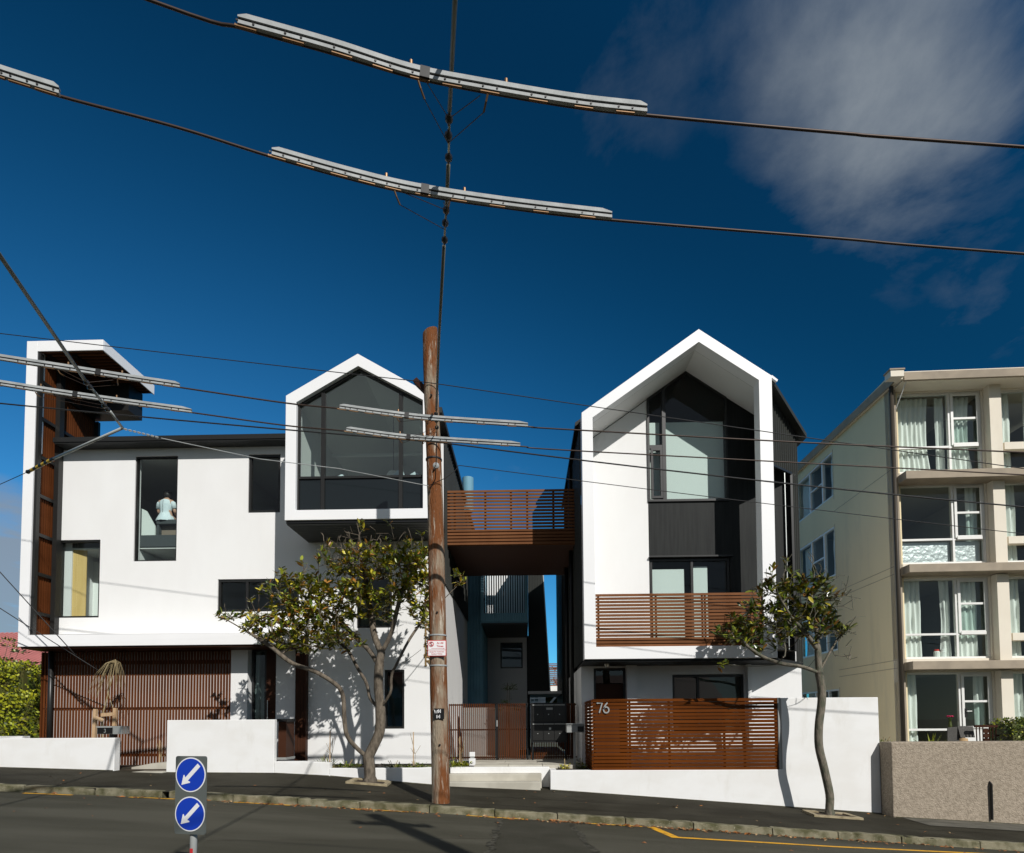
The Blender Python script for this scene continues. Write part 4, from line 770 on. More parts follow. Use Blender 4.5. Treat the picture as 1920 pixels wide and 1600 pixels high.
# ------------------------------------------------------------------ slatted fence with the house number
FE = thing('slatted_fence', 'red brown horizontal slat fence carrying the number 76', 'fence', (3.2, 12.22, .49))
s0 = O('slat', MB().box(1.335, 5.02, 12.225, 12.25, 1.855, 1.912), slat_f, FE)
for i in range(1, 20): inst(s0, FE, (random.uniform(-.003, .003), random.uniform(-.002, .002), -.0722*i + random.uniform(-.002, .002)))
s1 = O('slat', MB().box(1.31, 1.335, 12.23, 14.45, 1.84, 1.90), slat_f, FE)
for i in range(1, 20): inst(s1, FE, (0, 0, -.0722*i))
for x in (1.345, 2.06, 2.85, 3.95, 4.35, 4.98): O('post', MB().box(x, x+.04, 12.252, 12.29, .486, 1.90), darkwood, FE)
for y in (12.9, 13.6, 14.4): O('post', MB().box(1.337, 1.37, y, y+.04, .5, 1.88), darkwood, FE)
O('end_post', MB().box(5.03, 5.085, 12.215, 12.30, .487, 1.915), greyp, FE)
nm = thing('house_number', 'brushed metal number 76 fixed to the top left of the slatted fence', 'number', (1.54, 12.21, 1.73))
for ch, x in (('7', 1.415), ('6', 1.545)):
    b = MB(); glyph(b, ch, x, 1.635, .195, 12.195, 12.223, .026); O('digit', b, steel, nm)
# ------------------------------------------------------------------ picket fence and gate
def pickets(nm_, lab, cat, x0, x1, n, z0, z1, y, rails=True):
    g_ = thing(nm_, lab, cat, ((x0+x1)/2, y, z0)); w = (x1-x0)/n
    p0 = O('picket', MB().box(x0, x0+.020, y, y+.03, z0, z1), batten, g_)
    for i in range(1, n): inst(p0, g_, (w*i, 0, 0))
    b = MB()
    for z in (z0+.03, z0+(z1-z0)*.52, z1-.045): b.box(x0-.01, x1+.01, y+.031, y+.055, z, z+.035)
    O('rail', b, blackp, g_); return g_
pickets('picket_fence', 'dark brown vertical picket fence panel between the pole and the gate', 'fence', -1.86, -.74, 23, .56, 1.90, 14.5)
gt_ = pickets('picket_gate', 'dark brown vertical picket gate leaf at the top of the entry steps', 'gate', -.68, .0, 15, .57, 1.90, 14.5)
for x in (-.735, -.705, .01): O('gate_post', MB().box(x, x+.028, 14.49, 14.56, .55, 1.91), blackp, gt_)
O('latch', MB().box(-.72, -.69, 14.47, 14.49, 1.35, 1.5), steel, gt_)
pickets('picket_fence', 'narrow dark picket fence panel below the black mailbox bank', 'fence', .10, 1.20, 27, .56, 1.90, 14.62)
mbk = thing('mailbox_bank', 'black bank of six mailboxes in two rows beside the gate', 'mailboxes', (.53, 14.3, .95))
O('case', MB().box(.10, .95, 14.32, 14.60, .97, 1.905), blackp, mbk)
for r in range(2):
    for c_ in range(3):
        x = .145 + c_*.258; z = 1.47 - r*.45
        d = O('mailbox_door', MB().box(x, x+.245, 14.305, 14.32, z, z+.36), alu, mbk); O('letter_slot', MB().box(x, x+.245, 14.295, 14.32, z+.372, z+.395), greyp, d); O('key_lock', MB().lathe([(.012, 0), (.012, .008)], (x+.12, 14.303, z+.16), (0, -1, 0), n=8), steel, d)
O('name_plate', MB().box(.47, .62, 14.298, 14.304, 1.74, 1.79), greyp, mbk); O('sticker', MB().box(.53, .58, 14.298, 14.304, 1.27, 1.32), steel, mbk)
for x in (.12, .90): O('leg', MB().box(x, x+.04, 14.38, 14.44, .5, .97), blackp, mbk)
mp_ = thing('post_mailbox', 'grey metal mailbox on a thin post beside the slatted fence', 'mailbox', (1.0, 12.95, .45))
O('box', MB().box(.85, 1.22, 12.85, 13.15, 1.23, 1.40), greyp, mp_, bevel=.006); O('lid', MB().box(.84, 1.23, 12.83, 13.17, 1.402, 1.42), steel, mp_); O('post', MB().box(1.0, 1.045, 12.98, 13.02, .4, 1.23), greyp, mp_); O('flap', MB().box(1.08, 1.21, 12.84, 12.85, 1.25, 1.36), blackp, mp_)
m3 = thing('wall_mailbox', 'black fronted mailbox numbered 3 on the low white wall before the garage screen', 'mailbox', (-8.6, 12.3, 1.19))
O('box', MB().box(-8.86, -8.34, 12.28, 12.52, 1.265, 1.43), steel, m3, bevel=.004); O('front_plate', MB().box(-8.84, -8.53, 12.262, 12.278, 1.27, 1.40), blackp, m3); O('flap', MB().box(-8.855, -8.53, 12.25, 12.277, 1.40, 1.428), greyp, m3)
b = MB(); glyph(b, '3', -8.70, 1.30, .07, 12.255, 12.261, .012); O('numeral', b, steel, m3); O('foot', MB().box(-8.65, -8.55, 12.35, 12.45, 1.18, 1.265), blackp, m3)
bl_ = thing('bollard_light', 'small white garden bollard light in the bed beside the gate paving', 'lamp', (-1.2, 13.4, .5))
O('lower_block', MB().box(-1.275, -1.135, 13.35, 13.47, .5, .66), signw, bl_, bevel=.008); O('neck', MB().box(-1.25, -1.16, 13.37, 13.45, .66, .70), greyp, bl_); O('upper_block', MB().box(-1.265, -1.145, 13.36, 13.46, .70, .80), signw, bl_, bevel=.008)
pc = thing('planter_box', 'dark timber planter pillar with capped top behind the tall white wall', 'planter', (-5.27, 13.1, .45))
O('pillar', MB().box(-5.36, -5.19, 12.95, 13.4, .72, 1.52), darkwood, pc); O('cap', MB().box(-5.39, -5.16, 12.92, 13.42, 1.50, 1.56), blackp, pc); O('foot', MB().box(-5.39, -5.17, 12.93, 13.42, .68, .73), greyp, pc)
tag(O('court_wall', MB().box(-1.74, -.2, 16.5, 16.7, .4, 1.85), mat('grey_render', (.24, .24, .225), .8)), 'grey rendered low wall standing behind the picket gate', 'wall')
# ------------------------------------------------------------------ utility pole with its signs
PO = thing('utility_pole', 'weathered wooden utility pole with flaking red paint standing at the kerb', 'pole', (-1.44, 10.1, .1))
pts = []; rr = []
for z, x, r in ((.05, -1.437, .152), (.3, -1.437, .150), (1, -1.45, .147), (2, -1.47, .145), (3, -1.487, .143), (4, -1.505, .139), (5, -1.52, .134), (6, -1.55, .128), (7, -1.59, .125), (7.7, -1.608, .127), (8.20, -1.612, .128)):
    pts.append((x, 10.1, z)); rr.append(r)
b = MB(); dp = []; dr_ = []
for i in range(len(pts)-1):
    for k in range(6):
        t = k/6; dp.append(tuple(pts[i][j] + (pts[i+1][j]-pts[i][j])*t for j in range(3))); dr_.append((rr[i] + (rr[i+1]-rr[i])*t)*(1+random.uniform(-.012, .012)))
dp.append(pts[-1]); dr_.append(rr[-1]); b.tube(dp, dr_, 22)
for i, v in enumerate(b.v):
    a = math.atan2(v[1]-10.1, v[0]+1.5); w = 1 + .012*math.sin(a*7) + .008*math.sin(a*13+1)
    cx = lerp([(p[2], p[0]) for p in pts], v[2]); zc_ = v[2] + (.05*(v[0]-cx)/.12 if v[2] > 8.0 else 0)
    b.v[i] = (cx + (v[0]-cx)*w, 10.1 + (v[1]-10.1)*w, zc_)
O('shaft', b, polew, PO, smooth=False)
O('side_bracket', MB().beam((-1.90, 10.32, 7.46), (-1.66, 10.18, 7.16), .09, .11, upv=(0, 1, 0)), darkwood, PO)
def band(z, r=.150): return MB().tube2([Vector((lerp([(p[2], p[0]) for p in pts], z), 10.1, z-.012)), Vector((lerp([(p[2], p[0]) for p in pts], z), 10.1, z+.012))], [r, r], Vector((0, 0, 1)), 22, 0)
O('strap', band(2.93, .152), galv, PO); O('strap', band(2.42, .153), galv, PO); O('strap', band(5.95, .139), cable, PO)
for z in (7.0, 5.72, 3.3, 1.1): O('bolt', MB().lathe([(.018, 0), (.018, .03), (.01, .04)], (lerp([(p[2], p[0]) for p in pts], z)+.02, 9.965, z), (0, -1, 0), n=6), alu, PO)
ps_ = thing('parking_sign', 'small white no stopping sign edged in red strapped to the wooden pole', 'sign', (-1.47, 9.93, 2.68))
RX0, RX1, RZ0, RZ1 = -1.628, -1.318, 2.565, 2.83
O('plate', MB().box(RX0, RX1, 9.925, 9.932, RZ0, RZ1), red, ps_, bevel=.006)
O('face', MB().box(RX0+.011, RX1-.011, 9.9215, 9.9245, RZ0+.106, RZ1-.011), signw, ps_); O('face', MB().box(RX0+.011, RX1-.011, 9.9215, 9.9245, RZ0+.011, RZ0+.098), signw, ps_)
b = MB(); cx, cz = -1.565, 2.765; b.ring([(cx+.043*math.cos(i*.2618), cz+.043*math.sin(i*.2618)) for i in range(24)], [(cx+.034*math.cos(i*.2618), cz+.034*math.sin(i*.2618)) for i in range(24)], 9.917, 9.921)
b.beam((cx-.026, 9.9195, cz+.026), (cx+.026, 9.9195, cz-.026), .010, .004, upv=(0, 1, 0)); O('prohibition_ring', b, red, ps_)
b = MB(); glyph(b, 'S', cx-.017, cz-.024, .048, 9.9188, 9.9212, .010); O('stopping_letter', b, blackp, ps_)
O('arrow_line', MB().box(-1.565, -1.36, 9.919, 9.9212, 2.690, 2.694).prism([(-1.36, 2.683), (-1.345, 2.692), (-1.36, 2.701)], 9.919, 9.9212), red, ps_)
def text(name, body, size, x, y, z, m, parent, rot=0, align='LEFT'):
    cu = bpy.data.curves.new(name, 'FONT'); cu.body = body; cu.size = size; cu.extrude = .0008; cu.align_x = align; cu.offset = size*.012; cu.resolution_u = 2
    tmp = bpy.data.objects.new(name, cu); COL.objects.link(tmp); dg = bpy.context.evaluated_depsgraph_get()
    me = bpy.data.meshes.new_from_object(tmp.evaluated_get(dg)); bpy.data.objects.remove(tmp)
    o = bpy.data.objects.new(name, me); COL.objects.link(o); me.materials.clear(); me.materials.append(m); o.parent = parent
    p = wl(parent); o.location = (x-p.x, y-p.y, z-p.z); o.rotation_euler = (math.pi/2, 0, 0); return o
text('lettering', 'At All', .046, -1.365, 9.9195, 2.768, red, ps_, align='RIGHT'); text('lettering', 'Times', .046, -1.365, 9.9195, 2.717, red, ps_, align='RIGHT')
text('lettering', 'Except For Authorised', .026, -1.473, 9.9195, 2.630, red, ps_, align='CENTER'); text('lettering', 'Resident Vehicles', .026, -1.473, 9.9195, 2.595, red, ps_, align='CENTER')
pp = thing('pole_plate', 'small black plate lettered WH 14 nailed to the wooden pole', 'plate', (-1.435, 9.94, 1.6))
O('backing', MB().box(-1.525, -1.355, 9.935, 9.942, 1.525, 1.700), blackp, pp)
for ch, x, z in (('W', -1.515, 1.62), ('H', -1.452, 1.628), ('1', -1.49, 1.54), ('4', -1.455, 1.54)):
    b = MB(); glyph(b, ch, x, z, .056, 9.930, 9.9345, .013); O('character', b, signw, pp)
# ------------------------------------------------------------------ overhead line
def smooth(pts, n=8):
    pts = [Vector(p) for p in pts]; out = []
    for i in range(len(pts)-1):
        p0, p1, p2, p3 = pts[max(i-1, 0)], pts[i], pts[i+1], pts[min(i+2, len(pts)-1)]
        for k in range(n):
            t = k/n; out.append(.5*((2*p1) + (p2-p0)*t + (2*p0-5*p1+4*p2-p3)*t*t + (3*p1-p0-3*p2+p3)*t**3))
    return out + [pts[-1]]
def sag(a, b, s, n=14):
    a, b = Vector(a), Vector(b); return [a.lerp(b, i/n) - Vector((0, 0, s*4*(i/n)*(1-i/n))) for i in range(n+1)]
WA1 = [(-9, .6, 5.98), (-4.5, 2.35, 5.77), (-2.12,3.23,5.631),(-1.64,3.345,5.585),(-1.16,3.465,5.556),(-0.70,3.587,5.527),(-0.27,3.665,5.502),(0.33,3.747,5.464),(0.81,3.79,5.437),(2.09,3.88,5.370),(3.34,3.94,5.293),(12,4.3,4.75)]
WA2 = [(-9, 1.2, 6.05), (-4.6,3.20,5.77),(-3.40,3.66,5.705),(-3.09,3.775,5.680),(-2.41,3.98,5.650),(-1.82,4.165,5.597),(-1.32,4.32,5.567),(-0.82,4.44,5.536),(-0.12,4.54,5.493),(0.70,4.62,5.442),(2.53,4.74,5.343),(4.06,4.83,5.248),(12,5.2,4.75)]
WB1 = [(-13,5.2,6.3),(-6.31,6.95,5.880),(-5.59,7.12,5.833),(-4.94,7.28,5.793),(-4.37,7.41,5.758),(-3.15,7.71,5.695),(-2.44,7.78,5.640),(-1.85,7.895,5.603),(-1.23,7.985,5.565),(0.05,8.05,5.485),(0.42,8.10,5.474),(3.91,8.19,5.258),(6.77,8.20,5.080),(14,8.2,4.6)]
WB2 = [(-13,5.7,6.3),(-6.84,7.54,5.912),(-5.83,7.80,5.850),(-4.58,8.06,5.772),(-3.41,8.34,5.711),(-2.54,8.41,5.645),(-1.90,8.545,5.605),(-1.38,8.595,5.573),(-0.06,8.65,5.492),(0.44,8.73,5.472),(4.20,8.82,5.239),(7.33,8.89,5.046),(14,9,4.6)]
for pts_, lab in ((WA1, 'topmost overhead contact wire crossing the dark blue sky'), (WA2, 'second overhead contact wire below the topmost one in the sky'), (WB1, 'upper of the two contact wires crossing in front of the gable window'), (WB2, 'lower of the two contact wires crossing in front of the gable window')):
    tag(O('contact_wire', MB().tube(smooth(pts_, 6), .0100, 6), copper, smooth=True), lab, 'wire', 'overhead contact wires')
def rail(pts_, lab, marks):
    """a curved segment: upper channel, gap, lower flange with bolts, bronze clips on the wire"""
    P3 = smooth(pts_, 7); c = P3[len(P3)//2]; t = thing('curve_rail', lab, 'rail', c, 'aluminium curve rails on the overhead wires')
    nrm = []
    for i in range(len(P3)):
        d = P3[min(i+1, len(P3)-1)] - P3[max(i-1, 0)]; nrm.append(Vector((d.y, -d.x, 0)).normalized())
    def strip(w, z0, z1, cut=0.0):
        b = MB(); n = len(P3); vs = []
        for i, p in enumerate(P3):
            zt = z1 - (cut if i in (0, n-1) else 0)
            for sgn, z in ((-1, z0), (1, z0), (1, zt), (-1, zt)): vs.append(p + nrm[i]*w*sgn + Vector((0, 0, z)))
        b.add(vs, [(i*4+j, i*4+(j+1) % 4, (i+1)*4+(j+1) % 4, (i+1)*4+j) for i in range(n-1) for j in range(4)] + [(3, 2, 1, 0), tuple((n-1)*4+j for j in range(4))]); return b
    O('upper_channel', strip(.017, .014, .044, .020), galv, t); O('web', strip(.008, -.001, .014), blackp, t); O('lower_flange', strip(.014, -.022, -.001), galv, t)
    Ltot = len(P3)-1; bo = MB(); nclip = 10
    for k in range(nclip):
        f = (k+.25)/nclip*Ltot; i = min(int(f), Ltot-1); a = P3[i].lerp(P3[i+1], f-i); d = (P3[i+1]-P3[i]).normalized()
        for s_ in (-.045, .045): bo.lathe([(.007, 0), (.007, .005)], a + d*s_ + nrm[i]*.014 + Vector((0, 0, -.009)), nrm[i], n=6)
        O('clip', MB().beam(a - d*.06 + Vector((0, 0, -.027)), a + d*.06 + Vector((0, 0, -.027)), .014, .012), bronze, t)
    O('bolt_row', bo, blackp, t, kind='stuff')
    for f in marks:
        f *= Ltot; i = min(int(f), Ltot-1); a = P3[i].lerp(P3[i+1], f-i); O('top_stud', MB().lathe([(.011, .05), (.011, .078), (.008, .082)], a, n=8), bronze, t)
    return P3, t
R1, rt1 = rail([(-1.66,3.325,5.603),(-1.15,3.45,5.572),(-0.69,3.58,5.543),(-0.27,3.65,5.517),(0.33,3.73,5.479),(0.81,3.77,5.450)], 'topmost long aluminium curve rail high over the pole', (.40, .66))
R2, rt2 = rail([(-1.81,4.15,5.612),(-1.31,4.30,5.581),(-0.82,4.42,5.551),(-0.12,4.52,5.508),(0.70,4.60,5.457)], 'second long aluminium curve rail below the topmost one', (.40, .64))
R3, rt3 = rail([(-5.2, 2.95, 5.82), (-4.4, 3.24, 5.77), (-3.68,3.53,5.728),(-3.38,3.65,5.709),(-3.07,3.76,5.690)], 'aluminium curve rail end cut by the left edge of the sky', (.3,))
R4, rt4 = rail([(-7.4, 6.66, 5.96), (-6.31,6.93,5.891),(-5.59,7.10,5.846),(-4.94,7.26,5.806),(-4.37,7.39,5.771)], 'upper aluminium curve rail crossing the white canopy of the corner house', (.50, .72))
R5, rt5 = rail([(-7.4, 7.38, 5.96), (-6.84,7.52,5.924),(-5.83,7.78,5.862),(-4.58,8.04,5.784)], 'lower aluminium curve rail crossing the white canopy of the corner house', (.5, .75))
R6, rt6 = rail([(-2.44,7.76,5.652),(-1.85,7.88,5.615),(-1.23,7.97,5.577),(0.05,8.03,5.497)], 'upper aluminium curve rail crossing the wooden pole', (.43, .66))
R7, rt7 = rail([(-2.54,8.39,5.658),(-1.90,8.53,5.618),(-1.38,8.58,5.586),(-0.06,8.63,5.504)], 'lower aluminium curve rail crossing the wooden pole', (.40, .63))
def insulators(p, d, parent, name='insulator', r=.028):
    d = Vector(d).normalized(); O(name, MB().lathe([(.008, -.05), (.012, -.03), (r, -.012), (r*1.05, .0), (r, .012), (.012, .03), (.008, .05)], p, d, n=12), insul, parent, smooth=False)
SPN = thing('span_wire', 'insulated span rod running up from the wooden pole over the street', 'span wire', (-.9, 6, 5.75))
O('rod', MB().tube([(.55, -1.5, 5.76), (-.39,3.37,5.75), (-.505, 4.02, 5.75)], .0155, 12), rodm, SPN, smooth=True); O('rod', MB().tube([(-.565, 4.42, 5.74), (-.625, 4.76, 5.735)], .0155, 12), rodm, SPN, smooth=True)
O('rod', MB().tube([(-.705, 5.20, 5.735), (-.93, 6.45, 5.75), (-1.20, 8.05, 5.74)], .0155, 12), rodm, SPN, smooth=True)
O('tail_cable', MB().tube([(-1.28, 8.62, 5.70), (-1.42, 9.5, 5.66), (-1.50, 9.94, 5.55), (-1.58, 9.96, 5.42)], .008, 6), cable, SPN)
for p in ((-.515, 4.07, 5.745), (-.535, 4.19, 5.743), (-.555, 4.36, 5.741), (-.635, 4.82, 5.735), (-.66, 4.95, 5.735), (-.69, 5.13, 5.735), (-1.22, 8.15, 5.735), (-1.24, 8.32, 5.73), (-1.26, 8.5, 5.72)):
    insulators(p, (-.18, 1, 0), SPN)
for a, c_ in (((-.505, 4.02, 5.745), (-.565, 4.42, 5.74)), ((-.625, 4.76, 5.735), (-.705, 5.20, 5.735)), ((-1.20, 8.05, 5.74), (-1.28, 8.62, 5.70))): O('link', MB().tube([a, c_], .009, 6), brass, SPN)
O('strain_disc', MB().lathe([(.02, -.03), (.05, -.012), (.052, .012), (.02, .03)], (-1.44, 9.62, 5.645), (-.18, 1, -.1), n=14), greyp, SPN)
def bridle(R, fa, fb, anchor, parent, par_rail, drop=.16, spread=.17):
    """bronze arms under a rail with thin stay wires to the insulator on the span"""
    n = len(R)-1
    for f, s_ in ((fa, -1), (fb, 1)):
        i = min(int(f*n), n-1); a = R[i].lerp(R[i+1], f*n-i); k = a + Vector((.03*-s_, .06, -drop*.62))
        O('hanger_arm', MB().tube([a + Vector((0, 0, -.04)), a + Vector((.012*-s_, .02, -.07)), k], .007, 6), bronze, par_rail)
        O('stay_wire', MB().tube([k, Vector(anchor[1])], .003, 5), copper, parent); O('stay_wire', MB().tube([a + Vector((.05*-s_, .01, -.04)), Vector(anchor[0])], .003, 5), copper, parent)
bridle(R1, .42, .62, ((-.515, 4.07, 5.745), (-.545, 4.25, 5.743)), SPN, rt1); bridle(R2, .43, .60, ((-.635, 4.82, 5.735), (-.67, 5.02, 5.735)), SPN, rt2)
bridle(R6, .42, .64, ((-1.22, 8.15, 5.735), (-1.23, 8.25, 5.73)), SPN, rt6, .10); bridle(R7, .40, .63, ((-1.26, 8.5, 5.72), (-1.27, 8.6, 5.71)), SPN, rt7, .10)
for R, f in ((R1, .44), (R2, .53), (R4, .62), (R5, .62), (R6, .50), (R7, .50)):
    n = len(R)-1; i = int(f*n); a = R[i].lerp(R[i+1], f*n-i); d = (R[i+1]-R[i]).normalized()
    O('joint_sleeve', MB().beam(a - d*.03 + Vector((0, 0, .012)), a + d*.03 + Vector((0, 0, .011)), .037, .072), alu, {id(R1): rt1, id(R2): rt2, id(R4): rt4, id(R5): rt5, id(R6): rt6, id(R7): rt7}[id(R)])
SL = thing('bridle_span', 'insulated bridle span forking in front of the canopy of the corner house', 'span wire', (-5.73, 8.31, 5.7))
O('rod', MB().tube([(-3.4, 1.5, 5.72), (-4.70,5.14,5.70), (-5.38, 7.10, 5.70)], .020, 12), rodm, SL, smooth=True); O('rod', MB().tube([(-5.43, 7.28, 5.70), (-5.53, 7.62, 5.70)], .018, 12), rodg, SL, smooth=True); O('rod', MB().tube([(-5.59, 7.85, 5.70), (-5.73, 8.31, 5.70)], .018, 12), rodg, SL, smooth=True)
O('rod', MB().tube([(-5.73, 8.31, 5.70), (-7.48, 9.25, 5.70)], .020, 12), rodg, SL, smooth=True)
for i in range(9):
    a = Vector((-7.48, 9.25, 5.70)).lerp(Vector((-8.28, 9.72, 5.70)), i/9); c_ = Vector((-7.48, 9.25, 5.70)).lerp(Vector((-8.28, 9.72, 5.70)), (i+1)/9)
    O('guard_sleeve', MB().tube([a, c_], .026, 10), yel_ins if i % 2 else blackp, SL)
O('end_cap', MB().lathe([(.03, 0), (.035, .03), (.02, .07)], (-8.28, 9.72, 5.70), (-.86, .5, 0), n=10), blackp, SL)
O('tail_wire', MB().tube([(-8.3, 9.73, 5.70), (-11, 11.2, 5.70)], .006, 5), cable, SL)
for p in ((-5.39, 7.14, 5.69), (-5.42, 7.24, 5.69), (-5.55, 7.68, 5.69), (-5.575, 7.78, 5.69)): insulators(p, (-.28, 1, 0), SL, r=.032)
for i in range(8):
    f = i/8; p = Vector((-5.70, 8.33, 5.69)).lerp(Vector((-5.32, 8.55, 5.66)), f); O('chain_link', MB().lathe([(.010, -.022), (.015, 0), (.010, .022)], p, (1, .55, -.08), n=6), steel, SL)
bridle(R4, .46, .70, ((-5.39, 7.14, 5.69), (-5.42, 7.24, 5.69)), SL, rt4, .12); bridle(R5, .48, .72, ((-5.55, 7.68, 5.69), (-5.575, 7.78, 5.69)), SL, rt5, .12)
tag(O('stay_cable', MB().tube([(-5.32, 8.55, 5.66), (-4.2, 9.3, 5.66), (-3.11, 9.85, 5.72), (-1.77, 9.97, 5.48), (-1.62, 9.97, 5.45)], .006, 6), galv), 'thin bright stay cable from the bridle to the wooden pole', 'cable')
def cab(name, pts_, r, lab, m=cable): return tag(O(name, MB().tube(pts_, r, 6), m, smooth=True), lab, 'cable', 'cables strung along the street')
cab('street_cable', sag((-14, 9.95, 7.62), (-1.5, 9.95, 6.19), .05) + sag((-1.48, 9.95, 6.19), (16, 9.95, 4.2), .16), .012, 'thick black street cable passing the pole just below the curve rails')
cab('thin_cable', sag((-14, 9.95, 8.95), (-1.76, 9.95, 7.24), .02) + sag((-1.38, 9.95, 7.18), (16, 9.95, 4.3), .02), .007, 'thin cable tied to the pole bracket, highest on the pole')
cab('service_cable', [(-1.6, 9.95, 5.45), (-1.33, 9.95, 5.57), (-1.16, 9.95, 5.70), (-1.11, 9.95, 5.78)] + sag((-1.08, 9.95, 5.78), (16, 9.95, 3.5), .06), .006, 'thin service cable looped off the pole, lowest crossing the gable house')
cab('side_cable', sag((-14, 12.0, 8.1), (-9.6, 12.6, 2.95), .02), .010, 'dark cable slanting down at the left edge behind the fin, upper one'); cab('side_cable', sag((-13, 12.0, 5.3), (-9.3, 13.0, 2.6), .02), .010, 'dark cable slanting down at the left edge behind the fin, lower one')
# the pole across the street that carries the other end of the span (its shadow lies on the road)
OP = thing('opposite_pole', 'wooden pole on the near side of the street carrying the span', 'pole', (3.9, -.9, .0))
O('shaft', MB().tube([(3.9, -.9, -.3), (3.7, -.9, 4.5), (3.42, -.9, 8.4)], [.17, .155, .13], 14), polew, OP); O('crossarm', MB().box(2.9, 4.0, -1.0, -.9, 7.7, 7.82), darkwood, OP)
for x in (3.0, 3.25, 3.7, 3.95): O('insulator', MB().lathe([(.03, 0), (.05, .05), (.03, .12)], (x, -.95, 7.82), n=8), greyp, OP)
O('span_tail', MB().tube([(.55, -1.5, 5.76), (3.6, -.95, 5.9)], .01, 6), cable, OP)
# ------------------------------------------------------------------ keep-left sign
KS = thing('keep_left_sign', 'grey panel sign with two blue discs and white arrows on a post', 'sign', (-2.575, 4.6, .26), rotz=math.radians(-11)); KS.scale = (.82, .82, .82)
def KO(*a, **k): return O(*a, local=True, **k)
b = MB(); W_, Z0_, Z1_ = .166, .47, 1.195; rr_ = .02
pl = []
for cx, cz, a0 in ((W_-rr_, Z1_-rr_, 0), (-W_+rr_, Z1_-rr_, 90), (-W_+rr_, Z0_+rr_, 180), (W_-rr_, Z0_+rr_, 270)):
    for i in range(5): a = math.radians(a0 + 22.5*i); pl.append((cx+rr_*math.cos(a), cz+rr_*math.sin(a)))
b.prism(pl, -.006, .006); KO('panel', b, signg, KS)
for cz in (1.022, .658):
    d = KO('disc', MB().lathe([(.1615, 0), (.1615, .002)], (0, -.0062, cz), (0, -1, 0), n=48), signw, KS)
    d['label'] = 'upper white edged blue arrow disc' if cz > .8 else 'lower white edged blue arrow disc'
    KO('blue_face', MB().lathe([(.1505, 0), (.1505, .0015)], (0, -.0083, cz), (0, -1, 0), n=48), blue, d)
    def rp_(x, z): c, s_ = math.cos(math.radians(45)), math.sin(math.radians(45)); return (x*c - z*s_, cz + x*s_ + z*c)
    KO('arrow', MB().prism([rp_(*q) for q in ((-.135, 0), (-.055, .050), (-.048, .045), (-.058, .020), (.128, .020), (.128, -.020), (-.058, -.020), (-.048, -.045), (-.055, -.050))], -.0112, -.0098), signw, d)
KO('post', MB().tube([(0, .045, -.3), (0, .045, 1.15)], .032, 14), greyp, KS, smooth=True); KO('reflector', MB().box(-.008, .020, .008, .0135, .20, .335), red, KS); KO('base', MB().lathe([(.08, -.06), (.07, -.02), (.045, .0)], (0, .045, -.03), n=16), blackp, KS)

# cottages across the street, behind the camera: added for the windows to mirror
def cottage(x, y, w, d, h, lab, m, seed):
    t = thing('street_cottage', lab, 'house', (x, y, zk(max(-60, min(60, x)))), 'cottages across the street'); z0 = zk(x) - .2; b = MB()
    n = int(h/.2)
    for i in range(n): b.prism([(y, z0+.2*i), (y+.03, z0+.2*i), (y, z0+.2*i+.2)], x, x+w, axis='x')
    b.box(x, x+w, y-d, y-.002, z0, z0+h); O('wall', b, m, t)
    O('roof', MB().prism([(y+.4, z0+h-.05), (y-d/2, z0+h+2.2), (y-d-.4, z0+h-.05)], x-.4, x+w+.4, axis='x'), brickroof if seed % 2 else corr, t)
    for k in range(3):
        cx = x + w*(k+.5)/3
        if k == 1: dd = O('door', MB().box(cx-.5, cx+.5, y+.03, y+.06, z0+.3, z0+2.4), darkwood, t); continue
        f = O('window', MB().ring([(cx-.8, z0+1), (cx-.8, z0+2.5), (cx+.8, z0+2.5), (cx+.8, z0+1)], [(cx-.7, z0+1.1), (cx-.7, z0+2.4), (cx+.7, z0+2.4), (cx+.7, z0+1.1)], y+.03, y+.08), sashw, t); O('pane', MB().box(cx-.7, cx+.7, y+.035, y+.045, z0+1.1, z0+2.4), gld, f)
    return t
cottage(-17, -17, 9, 8, 3.4, 'white weatherboard cottage across the street, uphill of the camera', sashw, 1)
cottage(-5.5, -17.5, 8, 8, 3.2, 'cream weatherboard cottage directly across the street behind the camera', creaml, 2)
cottage(5, -17, 9, 8, 3.3, 'grey weatherboard cottage across the street, downhill of the camera', greyp, 3)
